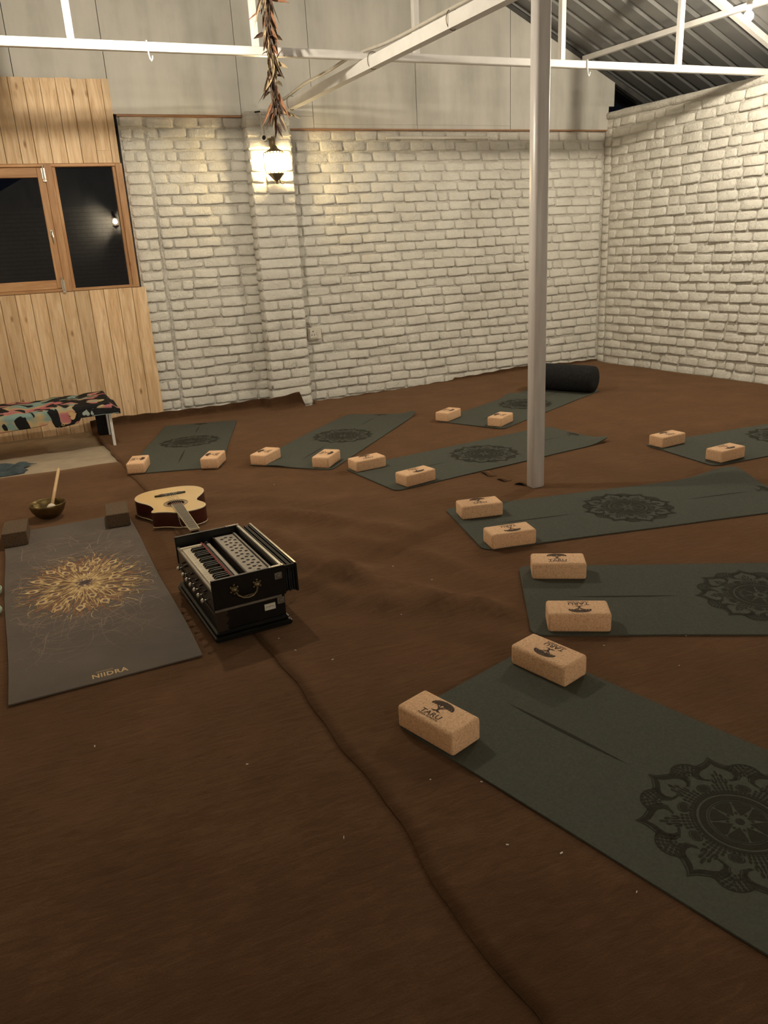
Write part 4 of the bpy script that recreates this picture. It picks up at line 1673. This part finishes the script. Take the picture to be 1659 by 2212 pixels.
hbox('plinth', -.012, HW + .012, -.012, HL + .012, 0, .022, 'black_lacquer', .005)
hbox('plinth_moulding', -.004, HW + .004, -.004, HL + .004, .022, .040, 'black_lacquer', .007)
hbox('lower_case', .012, HW - .006, .006, HL - .006, .040, .128, 'black_lacquer', .002)
# bracket ornaments on the corners
for sx_, x0_ in ((1, .002),):
    mb = MB()
    prof = [(0, .040), (.046, .040), (.040, .050), (.046, .060), (.036, .068), (.046, .080), (.050, .092), (.036, .102), (.046, .108), (.046, .124), (0, .124)]
    mb.loft([[(x0_ + x, y, z) for x, z in prof] for y in (0.0, .008)])
    mb.build('corner_bracket', M['wood_dark'], hm)
hbox('waist_strip', .0, HW - .02, -.003, .006, .122, .131, 'grey_trim', .001)
hbox('waist_strip', -.003, .008, .0, HL, .112, .119, 'wood_dark', .001)
hbox('stop_board', .004, .016, .002, HL - .002, .118, .196, 'wood_dark', .002)
hbox('end_board', .0, HW, 0.0, .013, .128, HH, 'black_lacquer', .002)
hbox('end_board', .0, HW, HL - .013, HL, .128, HH, 'black_lacquer', .002)
hbox('back_rail', HW - .016, HW, .013, HL - .013, .128, HH - .004, 'black_lacquer', .002)
hbox('inner_floor', .012, HW - .016, .013, HL - .013, .150, .186, 'black_lacquer', .001)
# end boards wear a pale bare edge on top
for y0, y1 in ((.0015, .0115), (HL - .0115, HL - .0015)):
    hbox('edge_strip', .002, HW - .06, y0, y1, HH - .001, HH + .0008, 'grey_trim', .0004)
for y0, y1 in ((0, .013), (HL - .013, HL)):
    hbox('corner_plate', HW - .058, HW, y0, y1, HH - .001, HH + .0014, 'silver', .0004)
    for xx in (HW - .05, HW - .010):
        mb = MB(); mb.tube([(xx, (y0 + y1) / 2, HH + .001), (xx, (y0 + y1) / 2, HH + .002)], .0028, 8); mb.build('screw', M['wood_dark'], hm)
hbox('edge_plate', HW - .011, HW, .013, HL - .013, HH - .005, HH - .002, 'silver', .0005)
# keyboard
hbox('key_slip', .004, .014, .013, HL - .013, .196, .206, 'pale_panel', .001)
NWK = 25
ky0, ky1 = .020, HL - .075
kw = (ky1 - ky0) / NWK
wk = MB().cbox((.053, 0, 0), (.078, kw - .0012, .012), .0012).mesh('white_key'); wk.materials.append(M['ivory'])
bk = MB()
bk.loft([[(x, y * .5 * w, z) for y, z in ((-1, 0), (1, 0), (.8, h_), (-.8, h_))] for x, w, h_ in ((.040, .0105, .004), (.046, .0105, .0125), (.096, .0105, .0125))])
bkm = bk.mesh('black_key'); bkm.materials.append(M['ebony'])
for i in range(NWK):
    link('white_key', wk, hm, (0, ky0 + kw * (i + .5), .206))
    if i % 7 in (0, 1, 3, 4, 5) and i < NWK - 1:
        link('black_key', bkm, hm, (0, ky0 + kw * (i + 1), .211))
# handwritten marks on the keys
mb = MB()
rk = random.Random(2)
for i in range(NWK):
    y = ky0 + kw * (i + .5)
    for q in range(2):
        x = .022 + q * .007 + rk.uniform(-.002, .002)
        mb.poly([(x, y - .004, .2126), (x + .0016, y - .003, .2126), (x + .0020, y + rk.uniform(.002, .005), .2126), (x + .0004, y + .003, .2126)])
mb.build('key_marks', M['grey_ink'], hm)
hbox('key_block', .006, .100, HL - .072, HL - .058, .196, .216, 'ivory', .002)
hbox('felt_strip', .100, .106, .016, HL - .045, .200, .217, 'red_felt', .001)
hbox('key_rail', .106, .113, .014, HL - .060, .186, .2165, 'wood_dark', .001)
hbox('pale_bar', .118, .132, .014, HL - .075, .196, .216, 'pale_panel', .001)
mb = MB(); mb.lathe([(.0001, .0), (.008, 0), (.009, .018), (.006, .024), (.0001, .025)], 12, (.125, HL - .045, .190)); mb.build('peg', M['wood_dark'], hm, True)
hbox('top_board_rim', .158, .166, .013, HL - .013, .186, .221, 'wood_dark', .002)
hbox('top_board', .166, .252, .014, HL - .030, .210, .219, 'pale_panel', .001)
hbox('top_board_line', .248, .252, .016, HL - .034, .218, .2196, 'hole_black', .0003)
hbox('inner_rail', .254, .262, .014, HL - .016, .19, .222, 'pale_panel', .001)
hm_hole = MB().lathe([(.0001, .0), (.0076, .0)], 14).mesh('sound_hole'); hm_hole.materials.append(M['hole_black'])
sl_m = MB()
for i in range(13):
    for j in range(3):
        y = .040 + i * .0385 + (0.012 if j == 1 else 0)
        x = .188 + j * .0205 + (.006 if i % 2 else 0)
        if y > HL - .05:
            continue
        link('sound_hole', hm_hole, hm, (x, y, .2194))
        if (i + j) % 3 == 0 and j < 2:
            sl_m.poly([(x, y - .0012, .2193), (x + .02, y + .011, .2193), (x + .02, y + .0135, .2193), (x, y + .0012, .2193)])
sl_m.build('fretwork', M['hole_black'], hm)
# stops
for i, y in enumerate((.075, .135, .195, .255, .315, .375, .455)):
    t = MB(); t.tube([(.006, y, .150), (-.012, y, .150), (-.018, y, .150)], [.0032, .0032, .004], 8)
    t.tube([(-.016, y, .150), (-.020, y, .150), (-.026, y, .150), (-.030, y, .150)], [.004, .0095, .0095, .005], 10)
    t.build('stop_knob', M['silver'], hm, True)
for y in (.10, .165, .225, .30, .40, .44):
    t = MB(); t.tube([(.006, y, .176), (-.006, y, .176), (-.010, y, .176)], [.003, .005, .004], 8); t.build('small_knob', M['wood_dark'], hm, True)
# handle on the near end
hd = MB()
hd.tube([(.085, -.012, .196), (.092, -.022, .180), (.108, -.028, .170), (.128, -.030, .166), (.148, -.028, .170), (.164, -.022, .180), (.171, -.012, .196)], [.0035, .0035, .0045, .003, .0045, .0035, .0035], 8)
for cx_ in (.112, .120, .128, .136, .144):
    loop = [(cx_ + .0055 * math.cos(t), -.030, .172 + .005 * math.sin(t)) for t in [2 * PI * q / 10 for q in range(11)]]
    hd.tube(loop, .0014, 5)
ho = hd.build('handle', M['brass'], hm, True)
for xx in (.083, .173):
    mb = MB()
    mb.tube([(xx, .0, .200), (xx, -.006, .200), (xx, -.014, .198), (xx, -.017, .197)], [.015, .014, .010, .003], 10)
    for q in range(6):
        a = 2 * PI * q / 6 + .5
        mb.tube([(xx + .015 * math.cos(a), -.002, .200 + .018 * math.sin(a)), (xx + .015 * math.cos(a), -.007, .200 + .018 * math.sin(a))], [.006, .003], 7)
    mb.build('handle_mount', M['brass'], ho, True)
for zz in (.212, .108):
    mb = MB(); mb.cbox((HW - .026, -.002, zz), (.030, .005, .028), .002); mb.tube([(HW - .026, -.004, zz), (HW - .026, -.009, zz), (HW - .026, -.011, zz)], [.009, .008, .003], 10)
    mb.build('latch', M['grey_trim'], hm)
mb = MB(); mb.box((HW - .070, .0045, .090), (.044, .003, .026)); st_ = mb.build('sticker', M['paper'], hm)
mb = MB()
for q in range(5):
    mb.box((HW - .084 + q * .0065, .0028, .0905 + .0015 * (q % 2)), (.0045, .0006, .0025 + .001 * (q % 3)))
mb.build('sticker_writing', M['grey_ink'], st_)
# bellows on the right-hand side
for i in range(5):
    x0_, x1_ = HW + i * .0095 + .001, HW + i * .0095 + .0075
    e = .004 if i % 2 else 0
    fo = hbox('bellows_fold', x0_, x1_, .014 + e, HL - .02 - e, .128, HH - .008 - e, 'black_cloth', .0012)
    hbox('fold_edge', x0_ + .002, x1_ - .002, .018 + e, HL - .024 - e, HH - .0085 - e, HH - .0068 - e, 'grey_trim', .0004, fo)
hbox('bellows_board', HW + .046, HW + .056, .004, HL - .012, .125, HH - .004, 'black_lacquer', .003)
hbox('bellows_edge', HW + .046, HW + .054, .008, HL - .016, HH - .005, HH - .0025, 'silver', .0005)
hbox('bellows_hinge', HW + .0, HW + .050, .004, .012, HH - .02, HH - .006, 'black_lacquer', .002)
mb = MB(); mb.tube([(HW + .030, .0, .115), (HW + .034, -.003, .100), (HW + .024, -.004, .088), (HW + .010, -.002, .082)], .0014, 6); mb.build('clasp_wire', M['brass'], hm, True)

# ================================================================== GUITAR
gt = thing('acoustic_guitar', 'acoustic guitar lying face up behind the harmonium, with pale top and dark red sides', 'guitar', (0.462, 4.445, 0.006))
# body outline in local xy (world axes): butt at +y, neck towards -y; cutaway on the -x side
half_r = [(0.0, .152), (.06, .150), (.115, .135), (.160, .104), (.186, .062), (.196, .015), (.190, -.030), (.172, -.072), (.148, -.112), (.130, -.145), (.124, -.172), (.130, -.200), (.144, -.232), (.154, -.262), (.152, -.295), (.136, -.325), (.108, -.345), (.070, -.356), (.030, -.358)]
half_l = [(-.012, -.352), (-.034, -.334), (-.062, -.312), (-.092, -.296), (-.118, -.288), (-.133, -.280), (-.139, -.268), (-.133, -.252), (-.124, -.236), (-.120, -.215), (-.122, -.190), (-.127, -.160), (-.138, -.128), (-.155, -.095), (-.176, -.060), (-.192, -.022), (-.198, .015), (-.190, .058), (-.166, .100), (-.122, .133), (-.062, .149)]


def subdiv(pts):
    out = []
    n = len(pts)
    for i in range(n):
        p0, p1, p2, p3 = (Vector(pts[(i + k) % n]) for k in (-1, 0, 1, 2))
        for t in (0, .5):
            out.append(0.5 * ((2 * p1) + (p2 - p0) * t + (2 * p0 - 5 * p1 + 4 * p2 - p3) * t * t + (3 * p1 - p0 - 3 * p2 + p3) * t ** 3))
    return [(p.x, p.y) for p in out]


body = subdiv(half_r + half_l)
GZ = 0.094


def inset(poly, d):
    n = len(poly)
    out = []
    for i in range(n):
        a, c = poly[i - 1], poly[(i + 1) % n]
        dx, dy = c[0] - a[0], c[1] - a[1]
        L = math.hypot(dx, dy) or 1
        out.append((poly[i][0] - dy / L * d, poly[i][1] + dx / L * d))
    return out


# polygon runs clockwise (right side first): inset sign
def area(p):
    return sum(p[i - 1][0] * p[i][1] - p[i][0] * p[i - 1][1] for i in range(len(p))) / 2


SG = 1 if area(body) > 0 else -1
taper = lambda y: lerp(.0, -.008, (0.152 - y) / .51)
mb = MB(); mb.loft([[(x, y, .004) for x, y in body], [(x, y, GZ - .005 + taper(y) * .3) for x, y in body]], True, True)
smooth_by_angle(mb.build('body_sides', M['mahogany'], gt), 40)
ins = inset(body, .004 * SG)
mb = MB(); mb.loft([[(x, y, GZ - .004 + taper(y) * .3) for x, y in body], [(x, y, GZ + .0005 + taper(y) * .3) for x, y in body], [(x, y, GZ + .001 + taper(y) * .3) for x, y in ins]], False, False)
mb.build('binding', M['cream'], gt, True)
mb = MB(); out_b = inset(body, -.0012 * SG); mb.loft([[(x, y, .001) for x, y in body], [(x, y, .001) for x, y in out_b], [(x, y, .007) for x, y in out_b], [(x, y, .0075) for x, y in body]], True, False)
mb.build('binding', M['cream'], gt, True)
# soundboard with the hole cut out: fan of quads from the hole rim to the outline
HC = (.005, -.183)
HR = .046
mb = MB()
ring_o, ring_i = [], []
for x, y in ins:
    a = math.atan2(y - HC[1], x - HC[0])
    ring_o.append((x, y, GZ + .001 + taper(y) * .3))
    ring_i.append((HC[0] + HR * math.cos(a), HC[1] + HR * math.sin(a), GZ + .001 + taper(HC[1]) * .3))
mb.loft([ring_i, ring_o], False, False)
mb.build('soundboard', M['spruce'], gt)
mb = MB(); mb.lathe([(.0001, -.02), (HR + .001, -.02), (HR + .001, -.001)], 30, (HC[0], HC[1], GZ + taper(HC[1]) * .3)); mb.build('sound_hole', M['hole_black'], gt)
mb = MB()
for r0, r1 in ((.047, .052), (.056, .0585), (.0605, .063), (.065, .0675)):
    mb.loft([[(HC[0] + r * math.cos(2 * PI * k / 40), HC[1] + r * math.sin(2 * PI * k / 40), GZ + .0014 + taper(HC[1] + r * math.sin(2 * PI * k / 40)) * .3 + .0003) for k in range(40)] for r in (r0, r1)], False, False)
mb.build('rosette', M['grey_trim'], gt)
mb = MB()
br = [(-.088, -.006), (-.070, -.012), (-.050, -.014), (.050, -.014), (.070, -.012), (.088, -.006), (.088, .004), (.070, .004), (.052, .014), (-.052, .014), (-.070, .004), (-.088, .004)]
mb.prism([(x + .0, y - .002) for x, y in br], GZ, GZ + .009)
brd = mb.build('bridge', M['ebony'], gt)
mb = MB(); mb.cbox((0, .0, GZ + .0105), (.080, .0035, .005), .001); mb.build('saddle', M['cream'], brd)
pins = MB()
for q in range(6):
    pins.tube([(-.028 + q * .0112, .007, GZ + .008), (-.028 + q * .0112, .007, GZ + .013)], .0024, 7)
pins.build('bridge_pins', M['cream'], brd)
# neck and fretboard towards the camera, slightly to the right


def ng(t):   # centre line of the neck, t = 0 at hole, 1 at nut
    return (lerp(HC[0], .022, t), lerp(-.222, -.700, t))


mb = MB()
rings = []
for t in (0, .25, .5, .75, 1):
    x, y = ng(t)
    w = lerp(.0275, .0225, t)
    z0_ = GZ + .002 - .002 * t
    rings.append([(x - w, y, z0_), (x + w, y, z0_), (x + w, y, z0_ + .006), (x - w, y, z0_ + .006)])
mb.loft(rings); mb.build('fretboard', M['rosewood'], gt)
mb = MB()
for sx_ in (-1, 1):
    rr_ = []
    for t in (0, .5, 1):
        x, y = ng(t)
        w = lerp(.0275, .0225, t)
        z0_ = GZ + .002 - .002 * t
        rr_.append([(x + sx_ * (w - .0005), y, z0_ - .001), (x + sx_ * (w + .0018), y, z0_ - .001), (x + sx_ * (w + .0018), y, z0_ + .0066), (x + sx_ * (w - .0005), y, z0_ + .0066)][::sx_])
    mb.loft(rr_)
mb.build('fretboard_binding', M['cream'], gt)
mb = MB()
for k in range(1, 20):
    t = 1 - (1 - 2 ** (-k / 12)) * 1.42
    if t < .01:
        break
    x, y = ng(t)
    w = lerp(.0275, .0225, t)
    mb.box((x, y, GZ + .0083 - .002 * t), (2 * w, .0014, .0012))
mb.build('frets', M['steel'], gt)
x, y = ng(1)
mb = MB(); mb.cbox((x, y - .003, GZ + .005), (.050, .006, .010), .001); mb.build('nut', M['cream'], gt)
mb = MB()
mb.loft([[(ng(t)[0] + lerp(.025, .020, t) * math.cos(a), ng(t)[1], GZ + .001 + lerp(.022, .017, t) * math.sin(a)) for a in [PI + PI * k / 8 for k in range(9)]] for t in (.32, .6, 1.0)], True, True)
mb.build('neck', M['mahogany'], gt, True)
hs = [(-.024, -.706), (.066, -.706)]
mb = MB(); mb.loft([[(x_ + .022, y_, z_) for x_, y_ in ((-.024, -.706), (.024, -.706), (.036, -.740), (.038, -.860), (.0, -.875), (-.038, -.860), (-.036, -.740))] for z_ in (GZ - .022, GZ - .006)]); mb.build('headstock', M['ebony'], gt)
st = MB()
for q in range(6):
    x0_ = -.028 + q * .0112
    xa = ng(1)[0] - .018 + q * .0072
    st.tube([(x0_, .006, GZ + .011), (x0_, .0, GZ + .0135), (xa, -.703, GZ + .0105)], .0007, 5)
st.build('strings', M['steel'], gt)
st = MB()
for sx_ in (-1, 1):
    for q in range(3):
        st.tube([(.022 + sx_ * .036, -.752 - q * .042, GZ - .012), (.022 + sx_ * .052, -.752 - q * .042, GZ - .012), (.022 + sx_ * .060, -.752 - q * .042, GZ - .012)], [.003, .003, .008], 7)
st.build('tuning_pegs', M['silver'], gt)
mb = MB(); mb.tube([(-.010, -.3535, .070), (-.006, -.358, .066), (-.006, -.366, .064)], [.004, .003, .007], 8); mb.tube([(-.012, -.352, .08), (-.009, -.358, .05), (-.004, -.362, .02), (.012, -.368, .004), (.03, -.370, .003)], .0018, 5); mb.build('strap_button', M['silver'], gt, True)

# ================================================================== SINGING BOWL AND MALLET
bw = MB()
bw.lathe([(.0001, .004), (.030, .004), (.052, .010), (.074, .028), (.090, .052), (.099, .078), (.102, .093), (.1005, .0955), (.0985, .093), (.095, .078), (.086, .053), (.070, .031), (.050, .015), (.028, .010), (.0001, .009)], 40)
o = bw.build('singing_bowl', M['bowl_metal'], None, True, loc=(-0.204, 4.715, -0.002))
tag(o, 'hammered bronze singing bowl on the carpet behind the printed mat', 'bowl')
ml = thing('bowl_mallet', 'wooden mallet with white felt head leaning in the singing bowl', 'mallet', (-0.187, 4.735, 0.046))
dv = Vector((0.075, 0.265, 0.172))
mb = MB(); mb.tube([dv * .05, dv * .5, dv * .97, dv * 1.0], [.010, .0098, .0095, .006], 12); mb.build('handle', M['stick_wood'], ml, True)
dn_ = dv.normalized()
mb = MB(); mb.tube([dn_ * -.028, dn_ * -.024, dn_ * -.010, dn_ * .012, dn_ * .024, dn_ * .028], [.006, .020, .026, .026, .021, .010], 14); mb.build('felt_head', M['white_felt'], ml, True)

# ================================================================== BENCH WITH CLOTH
bx0, bx1, by0, by1, bz = -0.98, 0.322, 6.505, 7.14, 0.315
bn = thing('low_bench', 'low bench with thin white metal legs by the planked wall', 'bench', ((bx0 + bx1) / 2, (by0 + by1) / 2, 0))
ox, oy = (bx0 + bx1) / 2, (by0 + by1) / 2
mb = MB(); mb.cbox((0, 0, bz - .012), (bx1 - bx0, by1 - by0, .024), .004); mb.build('board', M['frame_wood'], bn)
for x, y in ((0.306, 6.545), (0.306, 7.10), (-0.95, 6.545), (-0.95, 7.10)):
    zb = fz(x, y) + (.0045 if x > 0 else -.009)
    mb = MB(); mb.cbox((x - ox, y - oy, (zb + bz - .02) / 2), (.022 if y < 7 else .016, .022 if y < 7 else .016, bz - .02 - zb), .002); mb.build('leg', M['white_steel'], bn)
mb = MB(); mb.cbox((0, 6.545 - oy, bz - .034), (bx1 - bx0 - .06, .02, .02), .002); mb.cbox((0, 7.10 - oy, bz - .034), (bx1 - bx0 - .06, .02, .02), .002); mb.build('frame_rail', M['white_steel'], bn)

cl = thing('bench_cloth', 'black cloth with pink, gold and blue leaf print spread over the bench', 'cloth', (0, 0, 0))
FR = by0 - .012


def drop(x):   # lower edge of the hanging front
    return interp([(-1, .20), (-.52, .200), (-.22, .216), (-.165, .224), (-.150, .252), (-.135, .262), (-.115, .200), (-.09, .186), (.06, .206), (.085, .246), (.20, .246), (.30, .250), (.39, .246)], x)


def cloth(u, v):
    # v: 0 back edge .. 0.72 front edge of the top .. 1 hem
    x = lerp(-0.99, 0.388, u)
    fold = .0035 * math.sin(x * 19 + 3) + .002 * math.sin(x * 47)
    top = bz + .012 + .010 * max(0, math.sin(x * 2.3 + 1)) 
    if v < .72:
        t = v / .72
        y = lerp(by1 - .02 + .03 * math.sin(x * 1.3), FR + .02, t)
        z = top + fold * 1.5 + .012 * math.exp(-((t - .45) / .2) ** 2) + .004 * math.sin(t * 9 + x * 8)
        # the far right end sags over the end of the bench
        e = sstep((x - .30) / .09)
        return (x - .04 * e * (1 - t) * 1.0, y, z - .045 * e)
    t = (v - .72) / .28
    zt_ = top + fold
    e = sstep((x - .30) / .09)
    zt_ -= .045 * e
    zb_ = min(drop(x), zt_ - .03)
    ang = min(1.0, t / .3)
    y = FR + .02 - .024 * math.sin(ang * PI / 2) + fold * 1.2 * t
    z = lerp(zt_, zb_, t ** 1.1)
    return (x, y, z)


mb = MB(); mb.grid(cloth, 110, 44)
o = mb.build('fabric', M['batik'], cl, True)
md = o.modifiers.new('cloth', 'SOLIDIFY'); md.thickness = 0.003; md.offset = 1


def front_print(name, pts, mat, dy=0.0):
    """flat motif on the hanging front; pts in (x, z)"""
    mb = MB()
    mb.poly([(x, FR - .0105 + dy + .0035 * math.sin(x * 19 + 3) * .6, z) for x, z in pts])
    mb.build(name, M[mat], cl)


def heart(cx, cz, r, ang):
    out = []
    for k in range(26):
        t = 2 * PI * k / 26
        x = 16 * math.sin(t) ** 3 / 17 * r
        z = (13 * math.cos(t) - 5 * math.cos(2 * t) - 2 * math.cos(3 * t) - math.cos(4 * t)) / 17 * r
        out.append((cx + x * math.cos(ang) - z * math.sin(ang), cz + x * math.sin(ang) + z * math.cos(ang)))
    return out


front_print('black_ground', [(.06, .252), (.15, .251), (.25, .251), (.380, .252), (.378, .275), (.33, .298), (.22, .309), (.12, .311), (.075, .30)], 'black_cloth', .0012)
front_print('heart_print', heart(.130, .281, .030, 2.9), 'print_blue')
front_print('heart_print', heart(.190, .283, .030, 3.3), 'print_blue')
front_print('heart_print', heart(.028, .276, .036, 1.9), 'print_peach')
front_print('dot_print', [(.252 + .007 * math.cos(2 * PI * k / 12), .280 + .007 * math.sin(2 * PI * k / 12)) for k in range(12)], 'print_cream')
front_print('border_print', [(.17, .2515), (.375, .2525), (.375, .256), (.25, .2575), (.17, .2545)], 'print_blue')
for k in range(6):
    a = 2 * PI * k / 6 + .3
    front_print('flower_petal', [(.0 - .052 + .004 * math.cos(a) , .212 + .003 * math.sin(a)), (-.052 + .011 * math.cos(a - .35), .212 + .0095 * math.sin(a - .35)), (-.052 + .017 * math.cos(a), .212 + .014 * math.sin(a)), (-.052 + .011 * math.cos(a + .35), .212 + .0095 * math.sin(a + .35))], 'print_peach')

# black box and bag tucked under the bench end
t = thing('storage_box', 'black box tucked under the right end of the bench', 'box', (0.275, 7.20, fz(.26, 7.2) + .005))
mb = MB(); mb.cbox((0, 0, .09), (.12, .16, .175), .006); mb.build('body', M['black_cloth'], t)
mb = MB(); mb.cbox((0, 0, .185), (.126, .166, .02), .005); mb.build('lid', M['black_cloth'], t)

# slate blue cloth on the bare floor
rc = random.Random(6)


def rag(u, v):
    x = lerp(-.26, .12, u); y = lerp(-.14, .15, v)
    ed = min(u, 1 - u, v, 1 - v)
    z = .006 + sstep(ed / .12) * (.022 + .016 * math.sin(u * 13 + 3 * math.sin(v * 5)) + .013 * math.sin(v * 14 + u * 6 + 1))
    x += .03 * math.sin(v * 7) + .012 * math.sin(v * 19); y += .03 * math.sin(u * 6 + 1)
    return (x, y, z)


mb = MB(); mb.grid(rag, 34, 26)
o = mb.build('folded_cloth', M['denim'], None, True, loc=(-0.475, 6.115, fz(-.45, 6.1) - .010), rz=-.35)
md = o.modifiers.new('cloth', 'SOLIDIFY'); md.thickness = 0.003; md.offset = 1
tag(o, 'crumpled slate blue cloth on the bare floor by the bench', 'cloth')

# two pale green rounded trinkets at the left edge, beside the printed mat
for x, y, r_, lab in ((-0.458, 3.63, .048, 'pale mint green ring-shaped bowl at the left edge beside the printed mat'), (-0.452, 3.41, .050, 'pale mint green closed bowl at the left edge, nearer than the ring-shaped one')):
    mb = MB()
    if y > 3.5:
        mb.lathe([(.0001, .003), (r_ * .55, .002), (r_ * .9, .016), (r_, .036), (r_ * .97, .040), (r_ * .86, .034), (r_ * .7, .016), (.0001, .010)], 26)
    else:
        mb.lathe([(.0001, .002), (r_ * .6, .002), (r_ * .95, .014), (r_, .026), (r_ * .85, .040), (r_ * .45, .049), (.0001, .052)], 26)
    o = mb.build('green_bowl', M['mint'], None, True, loc=(x, y, -.004)); tag(o, lab, 'bowl', 'mint green bowls')

# black bolster at the end of the farthest mat
bo = thing('bolster', 'black cylindrical bolster lying across the farthest mat', 'bolster', (4.40, 6.145, 0.136), math.radians(-61.9))
R_ = .125
Lb = .33
prof = [(.0001, -Lb), (.06, -Lb + .001), (.095, -Lb + .006), (.114, -Lb + .018), (.123, -Lb + .04), (.1255, -Lb + .1), (.1255, 0), (.1255, Lb - .1), (.123, Lb - .04), (.114, Lb - .018), (.095, Lb - .006), (.06, Lb - .001), (.0001, Lb)]
mb = MB(); mb.lathe(prof, 32)
o = mb.build('cover', M['black_cloth'], bo, True); o.rotation_euler = (0, PI / 2, 0)
mb = MB()
for s_ in (-1, 1):
    ring_ = [(s_ * (Lb - .020), .116 * math.cos(2 * PI * k / 32), .116 * math.sin(2 * PI * k / 32)) for k in range(33)]
    mb.tube(ring_, .0035, 6)
mb.build('piping', M['black_cloth'], bo, True)

# lint on the carpet
rl = random.Random(77)
mb = MB()
spots = [(0.86, 1.53), (0.74, 1.60), (1.08, 2.55), (1.25, 3.02), (0.72, 2.35), (0.80, 1.30), (0.98, 1.05), (1.62, 1.98), (1.75, 1.75), (1.92, 1.9), (0.9, 1.22), (0.62, 2.48), (0.59, 2.6), (1.12, 4.6), (0.6, 5.4), (1.34, 2.8), (2.1, 2.3), (0.3, 1.9), (-.1, 2.2), (0.45, 1.5)]
for x, y in spots:
    a = rl.uniform(0, PI)
    l, w = rl.uniform(.002, .0045), rl.uniform(.0008, .0015)
    mb.box((x, y, fz(x, y) + wrinkle(x, y) + .006), (2 * l, 2 * w, .002), a)
o = mb.build('lint', M['paper'])
for nm_ in ('frets', 'strings', 'bridge_pins', 'tuning_pegs', 'key_marks', 'fretwork', 'sticker_writing', 'eye_print', 'gold_print', 'russet_print', 'vine_print'):
    if nm_ in bpy.data.objects:
        bpy.data.objects[nm_]['kind'] = 'stuff'
o['kind'] = 'stuff'
tag(o, 'tiny white specks of lint scattered on the brown carpet', 'lint')
